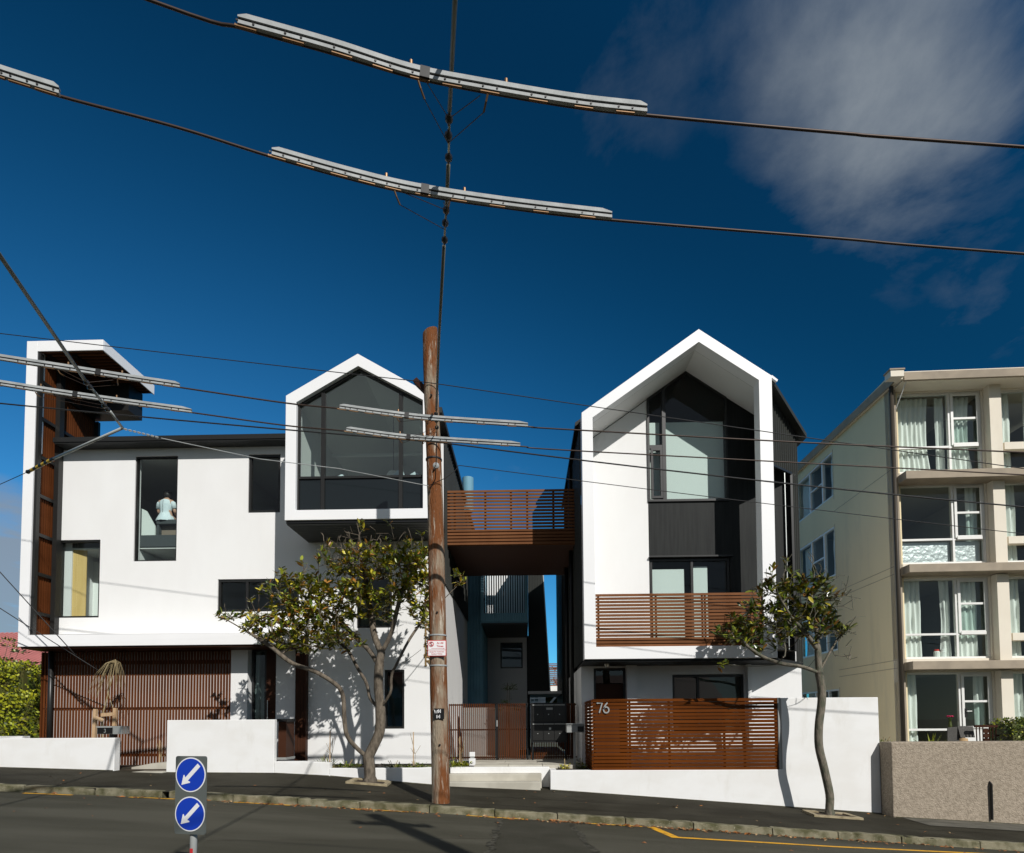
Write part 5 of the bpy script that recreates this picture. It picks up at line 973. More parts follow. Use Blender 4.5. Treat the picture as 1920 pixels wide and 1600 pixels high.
# ------------------------------------------------------------------ trees
def leaf_mesh(name, L, wd, m, curl=.12):
    b = MB(); pr = [(0, .15), (.28, .85), (.6, 1.0), (.85, .6), (1.0, .02)]
    vs = []
    for t, w in pr: z = -curl*L*t*t + .02*L; vs += [(-wd/2*w, L*t, z + .10*wd*w), (0, L*t, z - .04*wd), (wd/2*w, L*t, z + .10*wd*w)]
    b.add(vs, [(3*i+j, 3*i+j+1, 3*i+j+4, 3*i+j+3) for i in range(4) for j in range(2)])
    me = bpy.data.meshes.new(name); me.from_pydata(b.v, [], b.f); me.materials.append(m); me.polygons.foreach_set('use_smooth', [True]*len(me.polygons)); me.update(); return me, b
LM = [leaf_mesh('leaf', .135, .052, m) for m in (lf1, lf2, lf3, lf4)]
def tree(name, label, cat, base, limbs, blobs, n_att, barkm, depth, seed, leafn=(6, 10), bare=(), lw=(3, 3, 2, .6), twig_r=.0042, lscale=1.0, shoots=0):
    rnd = random.Random(seed); T = thing(name, label, cat, base, 'street trees at the kerb')
    nodes = []; par = []; rad0 = {}
    def addnode(p, q): nodes.append(Vector(p)); par.append(q); return len(nodes)-1
    key = {}
    for pl in limbs:
        P = smooth(pl, 4); prev = None
        for i, p in enumerate(P):
            if i == 0 and nodes:
                prev = min(range(len(nodes)), key=lambda k: (nodes[k]-p).length_squared); continue
            prev = addnode(p, -1 if prev is None else prev)
    skel = len(nodes)
    att = []
    for k in range(n_att):
        bl = rnd.choices(blobs, weights=[(q[2]*q[3]) for q in blobs])[0]
        while True:
            a, c, d = rnd.uniform(-1, 1), rnd.uniform(-1, 1), rnd.uniform(-1, 1)
            if a*a + c*c + d*d < 1: break
        att.append((Vector((bl[0] + a*bl[2], base[1] + (bl[4] if len(bl) > 4 else 0) + d*depth*min(1, bl[2]/.6), bl[1] + c*bl[3])), True))
    for bx in bare:
        for k in range(bx[4]): att.append((Vector((bx[0] + rnd.uniform(-bx[2], bx[2]), base[1] + rnd.uniform(-.5, .5), bx[1] + rnd.uniform(-bx[3], bx[3]))), False))
    root = nodes[0]
    att.sort(key=lambda q: min((nodes[k]-q[0]).length_squared for k in range(0, skel, 3)))
    tips = []
    for p, leafy in att:
        best, bd = 0, 1e9
        for k in range(len(nodes)):
            n_ = nodes[k]
            if n_.z > p.z + .12: continue
            d = (n_-p).length_squared + (0.25 if k < 12 else 0)
            if d < bd: bd, best = d, k
        a = nodes[best]; L = (p-a).length; st = max(1, int(L/.13)); prev = best
        bow = Vector((rnd.uniform(-.08, .08), rnd.uniform(-.08, .08), rnd.uniform(-.16, .02)))*L
        for i in range(1, st+1):
            t = i/st; q = a.lerp(p, t) + bow*(4*t*(1-t)) + Vector((rnd.gauss(0, .012), rnd.gauss(0, .012), rnd.gauss(0, .012)))
            prev = addnode(q, prev)
        tips.append((prev, leafy))
    cand = [k for k in range(skel, len(nodes))]
    for k in range(shoots):                                     # straight upright shoots, mostly bare, through the top of the crown
        q = rnd.choice(cand); p = nodes[q]; prev = q; d = Vector((rnd.gauss(0, .28), rnd.gauss(0, .28), 1)).normalized(); L = rnd.uniform(.18, .52); st = 4
        for i in range(1, st+1): prev = addnode(p + d*(L*i/st) + Vector((rnd.gauss(0, .012), rnd.gauss(0, .012), 0)), prev)
        tips.append((prev, rnd.random() < .35))
        if rnd.random() < .6:
            b0 = par[prev]; prev2 = addnode(nodes[b0] + (d + Vector((rnd.choice((-.6, .6)), rnd.uniform(-.5, .5), .1))).normalized()*L*.35, b0); tips.append((prev2, rnd.random() < .35))
    w = [0.0]*len(nodes); kids = [0]*len(nodes)
    for k in range(len(nodes)): 
        if par[k] >= 0: kids[par[k]] += 1
    for k in range(len(nodes)-1, -1, -1):
        if kids[k] == 0: w[k] = twig_r**2.0
        if par[k] >= 0: w[par[k]] += w[k]
    R = [x**.5 for x in w]


    # chains
    order = {}; child = [[] for _ in nodes]
    for k in range(len(nodes)):
        if par[k] >= 0: child[par[k]].append(k)
    big = MB(); small = MB(); stack = [(0, None)]
    f = TRUNK_R/R[0]
    def rad(k):
        r = max(R[k]*f, .0046)
        return r*(1.25 if nodes[k].z < base[2]+.12 else 1)
    while stack:
        s0, pre = stack.pop(); ch = [s0]
        while child[ch[-1]]:
            c_ = sorted(child[ch[-1]], key=lambda q: -w[q]); 
            for o_ in c_[1:]: stack.append((o_, ch[-1]))
            ch.append(c_[0])
        pts = ([nodes[pre]] if pre is not None else []) + [nodes[q] for q in ch]
        rs = ([min(rad(ch[0]), rad(pre))] if pre is not None else []) + [rad(q) for q in ch]
        if len(pts) < 2: continue
        thick = max(rs) > .016
        (big if thick else small).tube(pts, rs, 10 if max(rs) > .04 else (6 if thick else 4))
    O('trunk', big, barkm, T, smooth=True); O('twigs', small, barkm, T, smooth=False, kind='stuff')
    leaves = []
    for k, leafy in tips:
        if not leafy: continue
        p = nodes[k]; d = (p - nodes[par[k]]).normalized(); 
        for j in range(rnd.randint(*leafn)):
            az = rnd.uniform(0, 6.283); el = rnd.uniform(-.5, .9); v = Vector((math.cos(az)*math.cos(el), math.sin(az)*math.cos(el), math.sin(el))) + d*.5 + Vector((0, 0, .15)); v.normalize()
            q = p - d*rnd.uniform(0, .16); up_ = Vector((rnd.gauss(0, .35), rnd.gauss(0, .35), 1)); x_ = v.cross(up_).normalized(); z_ = x_.cross(v)
            s_ = rnd.uniform(.7, 1.2)*lscale; M_ = Matrix(((x_.x, v.x, z_.x, q.x), (x_.y, v.y, z_.y, q.y), (x_.z, v.z, z_.z, q.z), (0, 0, 0, 1))) @ Matrix.Scale(s_, 4)
            leaves.append((M_, rnd.choices((0, 1, 2, 3), weights=lw)[0]))
    leaves.sort(key=lambda q: q[0].translation.y)
    L0 = Matrix.Translation(-Vector(base))
    for M_, k in leaves[:290]:
        o = bpy.data.objects.new('leaf', LM[k][0]); COL.objects.link(o); o.parent = T; o.matrix_basis = L0 @ M_
    b = MB()
    for M_, k in leaves[290:]: b.add([M_ @ Vector(v) for v in LM[k][1].v], LM[k][1].f, k)
    O('crown', b, [lf1, lf2, lf3, lf4], T, smooth=True, kind='stuff')
    return T
Y1 = 11.9
TRUNK_R = .110
T1L = [[(-3.09,Y1,.18),(-3.09,Y1,.35),(-3.10,Y1,.58),(-3.13,Y1,.79)], [(-3.13,Y1,.79),(-3.03,Y1+.02,1.00),(-2.91,Y1+.04,1.31),(-2.90,Y1+.03,1.74),(-2.93,Y1,2.16),(-2.91,Y1-.03,2.58),(-2.87,Y1-.02,2.85)],
 [(-3.13,Y1,.79),(-3.32,Y1-.05,.95),(-3.51,Y1-.12,1.21),(-3.56,Y1-.15,1.53),(-3.59,Y1-.16,2.0),(-3.72,Y1-.2,2.22),(-4.10,Y1-.3,2.47),(-4.53,Y1-.35,2.63),(-4.96,Y1-.38,2.97),(-5.40,Y1-.4,3.25),(-5.83,Y1-.4,3.50)],
 [(-2.90,Y1+.03,1.74),(-2.66,Y1-.15,2.05),(-2.63,Y1-.2,2.32),(-2.55,Y1-.25,2.53),(-2.29,Y1-.3,2.68),(-2.02,Y1-.35,2.87)], [(-2.90,Y1+.03,1.74),(-3.14,Y1+.2,1.95),(-3.25,Y1+.3,2.27),(-3.46,Y1+.4,2.59),(-3.68,Y1+.45,2.96),(-4.0,Y1+.5,3.23)],
 [(-2.87,Y1-.02,2.85),(-3.04,Y1+.1,3.22),(-3.15,Y1+.2,3.76),(-3.26,Y1+.2,4.41),(-3.37,Y1+.2,5.0)], [(-2.87,Y1-.02,2.85),(-2.66,Y1-.1,3.22),(-2.5,Y1-.2,3.75),(-2.34,Y1-.2,4.29)],
 [(-2.55,Y1-.25,2.53),(-2.29,Y1-.1,3.11),(-1.97,Y1+.15,3.64),(-1.65,Y1+.35,4.01),(-1.33,Y1+.55,4.40)], [(-2.91,Y1-.03,2.58),(-3.15,Y1+.2,2.9),(-3.5,Y1+.42,3.22),(-3.9,Y1+.5,3.62),(-4.3,Y1+.5,3.9)]]
T1B = [(-4.45, 4.05, .85, .42), (-3.68, 4.22, .85, .52), (-2.61, 4.45, .85, .52), (-2.12, 4.60, .38, .40), (-5.65, 3.58, .60, .20), (-4.97, 3.35, .90, .30), (-4.2, 3.35, .95, .40), (-3.04, 3.87, .9, .45), (-1.36, 4.45, .12, .30, .55), (-2.18, 4.02, .36, .38),
 (-4.6, 3.12, .80, .28), (-3.8, 3.12, .55, .25), (-4.3, 3.6, .9, .3), (-3.2, 4.72, .75, .25), (-2.35, 4.80, .55, .22), (-2.0, 3.6, .3, .3)]
tree('street_tree', 'large spreading leafy street tree with forked trunk left of the wooden pole', 'tree', (-3.09, Y1, .27), T1L, T1B, 980, bark, .66, 11, leafn=(5, 9), bare=[(-3.75, 4.72, .45, .35, 60), (-3.2, 5.15, .6, .2, 30)], twig_r=.0034, lscale=.98, lw=(2.4, 3.2, 3.0, 1.3), shoots=170)
TRUNK_R = .074
Y2 = 11.5
T2L = [[(5.64,Y2,-.42),(5.64,Y2,-.2),(5.65,Y2,.08),(5.56,Y2,.57),(5.48,Y2,.97),(5.49,Y2,1.37),(5.55,Y2,1.77),(5.56,Y2,2.07),(5.52,Y2,2.35)], [(5.52,Y2,2.35),(5.17,Y2-.1,2.46),(4.77,Y2-.2,2.51),(4.38,Y2-.25,2.64),(4.08,Y2-.3,2.84)], [(5.52,Y2,2.35),(5.51,Y2,2.78),(5.49,Y2,3.28),(5.41,Y2,3.79)],
 [(5.52,Y2,2.35),(5.77,Y2+.1,2.73),(5.98,Y2+.15,3.03),(6.17,Y2+.2,3.18)], [(5.51,Y2,2.78),(5.19,Y2-.2,3.09),(4.89,Y2-.3,3.39),(4.70,Y2-.35,3.70)], [(4.77,Y2-.2,2.51),(4.3,Y2-.1,2.48),(3.85,Y2,2.52)]]
T2B = [(3.95, 3.10, .50, .20), (4.22, 3.40, .50, .32), (4.71, 3.78, .5, .28), (4.96, 4.05, .42, .18), (5.5, 3.70, .5, .34), (5.86, 3.2, .30, .20), (5.19, 3.29, .65, .36), (4.59, 3.04, .55, .34), (3.67, 2.56, .22, .08), (5.57, 4.10, .26, .10)]
tree('street_tree', 'slim street tree with bent trunk in front of the tall white wall at right', 'tree', (5.64, Y2, -.33), T2L, T2B, 400, bark2, .50, 5, leafn=(4, 8), bare=[(6.05, 3.5, .25, .5, 26), (5.9, 2.8, .3, .3, 14), (5.0, 2.75, .5, .2, 14), (5.6, 4.0, .35, .3, 14)], lw=(4, 3, 1.6, .8), twig_r=.0034, lscale=1.05, shoots=50)
shrub_ = None
for nm_, (x, y, w_, h_) in (('tree_pit', (-3.06, 11.78, .80, .55)), ('tree_pit', (5.63, 11.42, .88, .55))):
    b = MB(); pts = [(x-w_/2, y-h_/2), (x+w_/2, y-h_/2), (x+w_/2-.03, y+h_/2), (x-w_/2+.03, y+h_/2)]; ip = [(x+(p[0]-x)*.76, y+(p[1]-y)*.70) for p in pts]
    z = lambda p: zpath(p[0], p[1]); vs = [(p[0], p[1], z(p)+.035) for p in pts] + [(p[0], p[1], z(p)+.03) for p in ip] + [(p[0], p[1], z(p)-.04) for p in pts] + [(p[0], p[1], z(p)-.04) for p in ip]
    fs = []
    for i in range(4): j = (i+1) % 4; fs += [(i, j, 4+j, 4+i), (i, 8+i, 8+j, j), (4+i, 4+j, 12+j, 12+i)]
    b.add(vs, fs); b.add([(p[0], p[1], z(p)+.006) for p in ip], [(0, 1, 2, 3)], 1); o = O(nm_, b, [mat('stained_kerb_edge', (.36, .30, .19), .9, (.20, .16, .09), 8, .9, .4, 50) if 'stained_kerb_edge' not in MATS else MATS['stained_kerb_edge'], soil]); o['kind'] = 'structure'
# ------------------------------------------------------------------ small planting
def leafclump(b, c, r, n, L, wd, rnd, flat=.6, m=0, lift=.2):
    for i in range(n):
        az = rnd.uniform(0, 6.283); d = Vector((math.cos(az), math.sin(az), rnd.uniform(-.1, .9)*flat)).normalized(); p = Vector(c) + Vector((d.x*r[0], d.y*r[1], abs(d.z)*r[2]))*rnd.uniform(.1, 1)
        v = (d + Vector((rnd.gauss(0, .4), rnd.gauss(0, .4), lift + rnd.gauss(0, .3)))).normalized(); s_ = v.cross(Vector((rnd.gauss(0, .3), rnd.gauss(0, .3), 1))).normalized()*wd/2; l = L*rnd.uniform(.7, 1.2)
        mi = m if isinstance(m, int) else rnd.choice(m)
        b.add([p, p + v*l*.5 - s_, p + v*l, p + v*l*.5 + s_], [(0, 1, 2, 3)], mi)
RN = random.Random(3)
def shrub(lab, c, r, n, L, wd, mats_, cat='shrub', nm_='shrub', stems=3, group=None):
    t = thing(nm_, lab, cat, c, group); b = MB(); leafclump(b, c, r, n, L, wd, RN, m=tuple(range(len(mats_)))); O('foliage', b, mats_, t, kind='stuff')
    b = MB()
    for i in range(stems): b.tube([c, (c[0]+RN.uniform(-.5, .5)*r[0], c[1]+RN.uniform(-.5, .5)*r[1], c[2]+r[2]*.8)], .006, 5)
    O('stem', b, twig, t); return t
shrub('bright green low leafy shrub in the bed just right of the pole', (-1.42, 13.1, .50), (.26, .2, .22), 260, .07, .04, [lf2, hedge_m])
shrub('sparse dark shrub behind the bright green one beside the picket fence', (-1.62, 13.7, .50), (.25, .2, .3), 150, .07, .03, [lf1, lf2])
shrub('low green ground plant under the forked tree trunk at left', (-3.75, 12.6, .50), (.30, .2, .25), 180, .08, .03, [lf1, lf2])
shrub('green leafy plant beside the forked tree trunk on its right', (-2.78, 12.6, .50), (.30, .2, .22), 200, .07, .035, [lf1, lf2])
shrub('mound of green plants in the bed below the narrow dark window', (-2.35, 12.7, .50), (.28, .2, .20), 200, .06, .03, [lf2, lf1])
shrub('grassy clump at the left end of the bed by the timber post', (-4.25, 12.8, .50), (.20, .2, .36), 120, .22, .014, [lf1, lf2])
shrub('purple green herb at the left planter corner', (-3.98, 12.5, .50), (.18, .12, .12), 110, .05, .03, [lf4, lf2])
shrub('young bright shrub behind the low wall left of the post mailbox', (.80, 12.7, .46), (.10, .1, .28), 90, .06, .035, [lf2, lf3])
shrub('young bright shrub behind the low wall right of the post mailbox', (1.15, 12.8, .46), (.12, .1, .30), 100, .06, .035, [lf2, lf1])
shrub('tufts of weed on the ledge where the roughcast wall meets the cream block', (7.35, 12.6, .95), (.18, .1, .20), 60, .10, .02, [lf1, lf2])
b = MB(); leafclump(b, (-2.0, 12.7, .50), (.75, .15, .05), 700, .06, .008, RN, m=(0, 1), lift=.8); gr = O('ground_cover', b, [lf2, lf1]); gr['kind'] = 'stuff'; tag(gr, 'thin green ground cover growing along the planter bed', 'grass')
for x, y, h, lab in ((-4.13, 12.6, 1.0, 'thin bare staked seedling at the left end of the planter bed'), (-2.45, 13.0, .95, 'thin bare staked seedling below the brass letters'), (-1.5, 13.5, .8, 'thin staked seedling in front of the picket fence'), (-8.12, 13.2, .75, 'thin staked seedling in front of the garage screen')):
    t = thing('staked_seedling', lab, 'seedling', (x, y, .5)); O('stake', MB().box(x, x+.018, y, y+.018, .48, .5+h*.8), stake_m, t); b = MB()
    for i in range(5): a = RN.uniform(0, 6.28); b.tube([(x+.04, y, .5), (x+.05, y, .5+h*.3), (x+.05+.12*math.cos(a), y+.1*math.sin(a), .5+h*RN.uniform(.35, .8))], .004, 4)
    O('twig', b, twig, t)
# olive-like sapling behind the gate
t = thing('courtyard_tree', 'small grey green courtyard tree behind the picket gate', 'tree', (-.52, 16.1, .55))
b = MB(); b.tube([(-.55, 16.1, .5), (-.53, 16.1, 1.6), (-.5, 16.1, 2.5)], [.02, .016, .01], 6); b.tube([(-.45, 16.1, .5), (-.47, 16.1, 1.5), (-.45, 16.1, 2.3)], [.018, .014, .008], 6); O('trunk', b, bark, t)
b = MB()
for c, r, n in (((-.45, 16.1, 2.3), (.20, .2, .35), 260), ((-.55, 16.1, 1.95), (.14, .14, .2), 90), ((-.75, 16.1, 1.75), (.14, .1, .14), 50), ((-.25, 16.1, 1.75), (.14, .1, .12), 50)): leafclump(b, c, r, n, .07, .018, RN, m=(0, 1))
O('crown', b, [lf1, hedge_d], t, kind='stuff')
# weeping dead sapling with its two pine stakes
t = thing('weeping_sapling', 'bare weeping sapling with drooping tan branches before the garage screen', 'sapling', (-9.22, 13.0, .5)); b = MB()
tx, tz = -9.0, 2.89
b.tube([(-9.22, 13.0, .5), (-9.27, 13.0, 1.62), (-9.15, 13.0, 2.15), (-9.05, 13.0, 2.56), (tx, 13.0, tz)], [.016, .014, .012, .010, .006], 6); b.tube([(-9.15, 13.0, 2.15), (-9.03, 13.0, 1.8), (-8.98, 13.0, 1.33)], .006, 5); b.tube([(-9.15, 13.0, 2.15), (-9.26, 13.0, 1.74), (-9.31, 13.0, 1.28)], .006, 5)
for i in range(34):
    d = -1 if RN.random() < .70 else 1; r = RN.uniform(.05, .46) if d < 0 else RN.uniform(.03, .16); ln = RN.uniform(.25, .75) + (r*.5 if d < 0 else 0); a = RN.uniform(-1, 1)*.12
    b.tube([(tx, 13.0, tz - RN.uniform(0, .12)), (tx + d*r*.30, 13.0 + a, tz-.04-.12*r), (tx + d*r*.70, 13.0 + a*1.5, tz - ln*.45), (tx + d*r, 13.0 + a*1.6, tz - ln)], [.006, .005, .004, .0025], 4)
O('branches', b, twig, t)
sk = thing('stake_frame', 'pale pine stakes with cross rails around the weeping sapling', 'stakes', (-9.19, 12.9, .5))
O('stake', MB().beam((-9.39, 12.9, .5), (-9.35, 12.9, 1.8), .065, .065, upv=(0, 1, 0)), stake_m, sk); O('stake', MB().beam((-8.98, 12.95, .5), (-8.95, 12.95, 1.82), .065, .065, upv=(0, 1, 0)), stake_m, sk)
O('rail', MB().beam((-9.35, 12.87, 1.62), (-9.24, 12.98, 1.55), .03, .075, upv=(0, 0, 1)), stake_m, sk); O('rail', MB().beam((-9.28, 12.98, 1.67), (-8.93, 12.92, 1.69), .03, .075, upv=(0, 0, 1)), stake_m, sk)
# hedges and houses at the far left
def hedge(lab, x0, x1, y0, y1, z0, z1, n, mats_, L=.11, bumpy=.15, seed=1, cat='hedge'):
    r = random.Random(seed); t = thing('hedge', lab, cat, ((x0+x1)/2, (y0+y1)/2, z0)); O('woody_core', MB().box(x0+bumpy*.6, x1-bumpy*.6, y0+bumpy*.6, y1-bumpy*.6, z0, z1-bumpy), hedge_d, t); b = MB()
    for i in range(n):
        f = r.random(); 
        if f < .55: p = Vector((r.uniform(x0, x1), y0, r.uniform(z0, z1))); nr = Vector((0, -1, .3))
        elif f < .82: p = Vector((r.uniform(x0, x1), r.uniform(y0, y1), z1)); nr = Vector((0, -.3, 1))
        else: p = Vector((x1 if r.random() < .8 else x0, r.uniform(y0, y1), r.uniform(z0, z1))); nr = Vector((1, -.3, .3))
        w_ = bumpy*(math.sin(p.x*5.1+seed)*.5 + math.sin(p.z*6.7+p.x*2)*.5 + math.sin(p.y*4)*.4); p = p + nr.normalized()*(w_ + r.uniform(-.12, .06))
        v = (nr.normalized()*.6 + Vector((r.gauss(0, .5), r.gauss(0, .5), r.gauss(0.1, .5)))).normalized(); s_ = v.cross(Vector((r.gauss(0, 1), r.gauss(0, 1), r.gauss(0, 1)))).normalized()*L*.28; l = L*r.uniform(.6, 1.2)
        b.add([p, p+v*l*.5-s_, p+v*l, p+v*l*.5+s_], [(0, 1, 2, 3)], r.choice(range(len(mats_))))
    O('foliage', b, mats_, t, kind='stuff'); return t
hedge('upper yellow green clipped hedge at the left edge below the red roof', -19, -14.95, 17.6, 19.2, 1.2, 3.25, 7000, [hedge_m, hedge_m, hedge_d], seed=2)
hedge('lower yellow green clipped hedge directly behind the low white wall at left', -18, -12.15, 14.8, 16.6, .6, 2.15, 7000, [hedge_m, hedge_d, hedge_m], seed=4)
hedge('small clipped dark green hedge above the roughcast wall at the right edge', 9.72, 12.5, 12.35, 13.0, .40, 1.40, 9000, [hedge_d, lf1, hedge_m], L=.06, bumpy=.04, seed=6)
RR = thing('red_roof_house', 'house with faded red roof seen behind the hedge at far left', 'house', (-24, 28, 1))
b = MB(); n = 30
for i in range(n): xx = -31 + 8.1*i/n; b.add([(xx, 27.4, 3.88), (xx+.27*.62, 27.4, 3.88), (xx+.27*.62, 33, 6.6), (xx, 33, 6.6)], [(0, 1, 2, 3)])
b.add([(-31, 27.42, 3.85), (-22.9, 27.42, 3.85), (-22.9, 33, 6.57), (-31, 33, 6.57)], [(0, 1, 2, 3)])
O('roof', b, pinkroof, RR); O('gutter', MB().box(-31, -22.85, 27.3, 27.42, 3.76, 3.9), sashw, RR); b = MB()
for i in range(14): b.prism([(27.98, 1.0+.2*i), (27.95, 1.0+.2*i), (27.98, 1.2+.2*i)], -31, -22.98, axis='x')
b.box(-31, -22.98, 28, 33, .6, 3.8); O('wall', b, creaml, RR)
GH = thing('grey_house', 'pale grey house wall with dark gutter at the very left edge behind the trees', 'house', (-28, 30, 1)); O('wall', MB().box(-30, -25.35, 26.2, 27, 1, 5.2), sashw, GH); O('gutter', MB().box(-30, -25.15, 26.0, 26.2, 5.0, 5.2), alu, GH)
def sapling(lab, c, h, r, n, mats_, seed):
    q = random.Random(seed); t = thing('garden_tree', lab, 'tree', c); b = MB(); tips = []
    for i in range(9):
        a = q.uniform(0, 6.28); e = Vector(c) + Vector((math.cos(a)*r, math.sin(a)*r*.6, h*q.uniform(.5, 1))); b.tube([Vector(c), Vector(c) + Vector((0, 0, h*.35)), Vector(c).lerp(e, .7) + Vector((0, 0, .1)), e], [.03, .025, .015, .006], 5); tips.append(e)
    O('trunk', b, bark, t); b = MB()
    for e in tips: leafclump(b, e, (r*.35, r*.35, r*.3), n//9, .16, .08, q, m=tuple(range(len(mats_))))
    O('crown', b, mats_, t, kind='stuff'); return t
sapling('loose leafy garden tree in front of the faded red roof', (-19.8, 23, 1.3), 3.3, 1.2, 420, [lf1, lf2, lf4], 3)
sapling('darker garden tree at the left edge beside the pale grey house', (-21.3, 23.5, 1.3), 3.6, 1.0, 420, [lf1, lf2], 8)
hedge('dark hedge far behind the mailbox bank under the sky gap', .98, 5, 36, 38, .4, 3.1, 2500, [hedge_d, lf1], L=.3, seed=9)
sapling('distant dark tree rising behind the cottage in the gap between the houses', (2.2, 40, 1), 5.2, 1.3, 900, [lf1, hedge_d], 9)
# ------------------------------------------------------------------ terrace furniture at the right
ch = thing('wooden_chair', 'brown wooden chair with spindle back above the roughcast wall', 'chair', (9.42, 12.75, .40))
b = MB()
O('seat', MB().box(9.20, 9.66, 12.6, 13.05, .82, .87), darkwood, ch)
O('top_rail', MB().beam((9.17, 12.62, 1.315), (9.62, 12.60, 1.315), .035, .05), darkwood, ch)
for i in range(7):
    if i == 3: continue
    O('spindle', MB().tube([(9.24+.062*i, 12.66, .86), (9.20+.066*i, 12.61, 1.30)], .011, 6), darkwood, ch)
b = MB()
for k in range(4): b.lathe([(.022, -.01), (.055, -.01), (.055, .01), (.022, .01)], (9.41, 12.63, .93 + .095*k), (0, 1, 0), n=10)
O('carved_splat', b, darkwood, ch)
for x in (9.22, 9.64):
    for y in (12.63, 13.02): O('leg', MB().tube([(x, y, .40), (x, y, .83)], .018, 6), darkwood, ch)
O('armrest', MB().beam((9.62, 12.6, 1.12), (9.80, 12.98, 1.12), .04, .025), darkwood, ch)
lc = thing('garden_chair', 'grey woven garden chair left of the wooden chair on the terrace', 'chair', (9.12, 12.9, .40))
O('backrest', MB().beam((8.93, 12.80, 1.30), (8.97, 12.88, .90), .02, .36, upv=(1, 0, 0)).prism([(8.95, 1.32), (9.26, 1.31), (9.29, 1.08), (9.0, 1.08)], 12.78, 12.80), mat('grey_weave', (.12, .115, .105), .8, (.07, .068, .062), 60, .9, .4, 90), lc)
O('seat', MB().box(8.97, 9.33, 12.82, 13.25, .80, .83), greyp, lc)
for x in (8.98, 9.30):
    for y in (12.83, 13.22): O('leg', MB().tube([(x, y, .40), (x, y, .82)], .013, 6), greyp, lc)
tag(O('straw_hat', MB().lathe([(.14, 0), (.13, .012), (.075, .02), (.07, .07), (.001, .085)], (8.86, 12.5, 1.0), n=18), litter3, smooth=True), 'pale straw hat lying beside the grey garden chair', 'hat')
tag(O('hat_stand', MB().lathe([(.03, .4), (.03, .98), (.10, .99), (.10, 1.0)], (8.86, 12.5, 0), n=10), greyp), 'small grey stand under the straw hat', 'stand')
yk = thing('spiky_plant', 'spiky green yucca in a pot in front of the ground floor apartment window', 'plant', (8.72, 13.0, .4)); O('pot', MB().lathe([(.10, .4), (.13, .75), (.12, .76)], (8.55, 13.0, 0), n=14), brickroof, yk); b = MB()
for i in range(11):
    a = i*.75; e = RN.uniform(.5, 1.2); d = Vector((math.cos(a)*math.cos(e), math.sin(a)*math.cos(e)*.6, math.sin(e))); p = Vector((8.55, 13, .76)); sd = d.cross(Vector((0, 0, 1))).normalized()*.016
    b.add([p-sd, p+sd, p+d*.28+sd, p+d*.5+Vector((0, 0, -.03)), p+d*.28-sd], [(0, 1, 2, 3, 4)])
O('blade', b, lf2, yk)
# ------------------------------------------------------------------ the person at the upper window
px_, py_ = -8.90, 14.5
PE = thing('person', 'person seated with back to the tall window in a pale blue short sleeved dress', 'person', (px_+.02, py_, 6.46))
def skin_mesh(name, verts, edges, radii, m, parent, root=0, sub=2):
    me = bpy.data.meshes.new(name); off = wl(parent); me.from_pydata([tuple(Vector(v)-off) for v in verts], edges, []); me.materials.append(m)
    o = bpy.data.objects.new(name, me); COL.objects.link(o); o.parent = parent
    sm = o.modifiers.new('skin', 'SKIN'); sm.use_smooth_shade = True
    for i, r in enumerate(radii):
        q = me.skin_vertices[0].data[i]; q.radius = r if isinstance(r, tuple) else (r, r); q.use_root = (i == root)
    s_ = o.modifiers.new('sub', 'SUBSURF'); s_.levels = sub; s_.render_levels = sub; return o
X = px_ + .03; Yp_ = py_; Z = 6.46
bv = [(X, Yp_, Z+.12), (X, Yp_-.01, Z+.30), (X, Yp_+.01, Z+.46), (X-.01, Yp_+.05, Z+.56), (X-.01, Yp_+.10, Z+.66),
      (X-.15, Yp_+.02, Z+.49), (X-.205, Yp_+.03, Z+.24), (X-.14, Yp_+.24, Z+.16), (X-.10, Yp_+.32, Z+.17), (X+.15, Yp_+.02, Z+.49), (X+.215, Yp_+.03, Z+.24), (X+.15, Yp_+.24, Z+.18), (X+.11, Yp_+.32, Z+.19),
      (X-.10, Yp_+.06, Z+.09), (X-.11, Yp_+.48, Z+.10), (X-.11, Yp_+.50, Z-.34), (X-.11, Yp_+.64, Z-.38), (X+.10, Yp_+.06, Z+.09), (X+.11, Yp_+.48, Z+.10), (X+.11, Yp_+.50, Z-.34), (X+.11, Yp_+.64, Z-.38)]
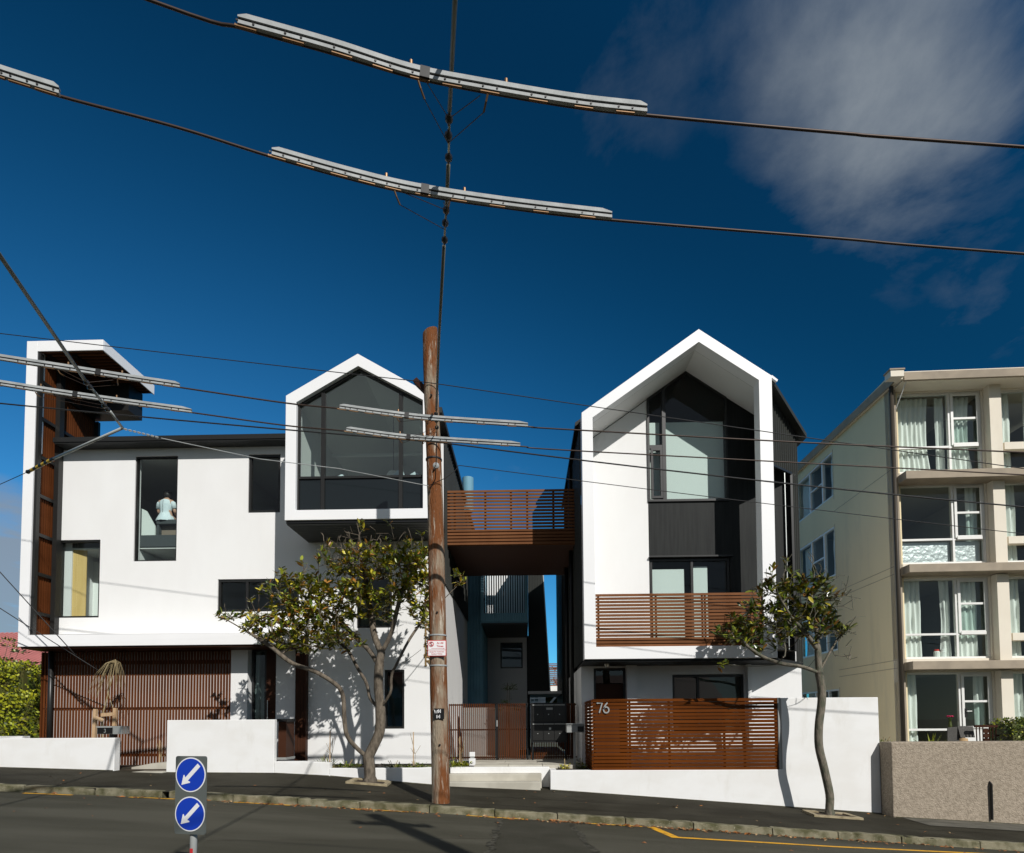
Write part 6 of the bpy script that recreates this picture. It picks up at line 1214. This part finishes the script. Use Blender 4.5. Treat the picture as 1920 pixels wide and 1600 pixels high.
be = [(0,1),(1,2),(2,3),(3,4),(2,5),(5,6),(6,7),(7,8),(2,9),(9,10),(10,11),(11,12),(0,13),(13,14),(14,15),(15,16),(0,17),(17,18),(18,19),(19,20)]
brd = [(.15,.11),(.115,.085),(.13,.09),.048,.075,.055,.038,.030,.026,.055,.038,.030,.026,.085,.065,.045,.035,.085,.065,.045,.035]
O_body = skin_mesh('body', bv, be, brd, skin, PE)
O('hair', MB().lathe([(.001, .14), (.05, .13), (.085, .09), (.098, .02), (.092, -.05), (.06, -.085), (.02, -.095)], (X-.01, Yp_+.085, Z+.665), (0, -.15, 1), n=16), hair, PE, smooth=True)
b = MB(); grid = []
prof = [(-.02, .215, .20), (.02, .212, .195), (.08, .185, .17), (.14, .155, .135), (.19, .132, .112), (.23, .128, .105), (.30, .142, .11), (.38, .158, .115), (.45, .165, .11), (.50, .135, .10), (.535, .085, .075)]
for z, rx, ry in prof:
    grid.append([(X + (rx + (.010*math.sin(9*a*6.283/28) if z < .2 else .004*math.sin(5*a*.22+z*30)))*math.cos(a*6.283/28), Yp_ + .01 + (ry + (.010*math.sin(11*a*6.283/28) if z < .2 else 0))*math.sin(a*6.283/28), Z+z) for a in range(29)])
b.sheet(grid)
for s_ in (-1, 1): b.tube([(X+s_*.10, Yp_+.02, Z+.475), (X+s_*.165, Yp_+.025, Z+.45), (X+s_*.205, Yp_+.03, Z+.315)], [.062, .068, .062], 10)
O('dress', b, dress_m, PE, smooth=True); O('zip', MB().tube([(X-.012, Yp_-.108, Z+.14), (X-.012, Yp_-.100, Z+.23), (X-.012, Yp_-.106, Z+.38), (X-.01, Yp_-.095, Z+.50)], .005, 5), roomd, PE)
bn = thing('window_bench', 'dark upholstered bench the person in the pale blue dress sits on', 'bench', (-8.6, 14.65, 5.98)); O('seat', MB().box(-9.02, -8.25, 14.36, 14.95, 6.34, 6.46), roomd, bn, bevel=.02)
O('panel', MB().box(-8.96, -8.3, 14.50, 14.9, 5.985, 6.34), mat('bench_wood', (.22, .18, .14), .6), bn)
for x in (-9.01, -8.31): O('leg', MB().box(x, x+.05, 14.38, 14.93, 5.981, 6.34), roomd, bn)
C.render.film_transparent = False
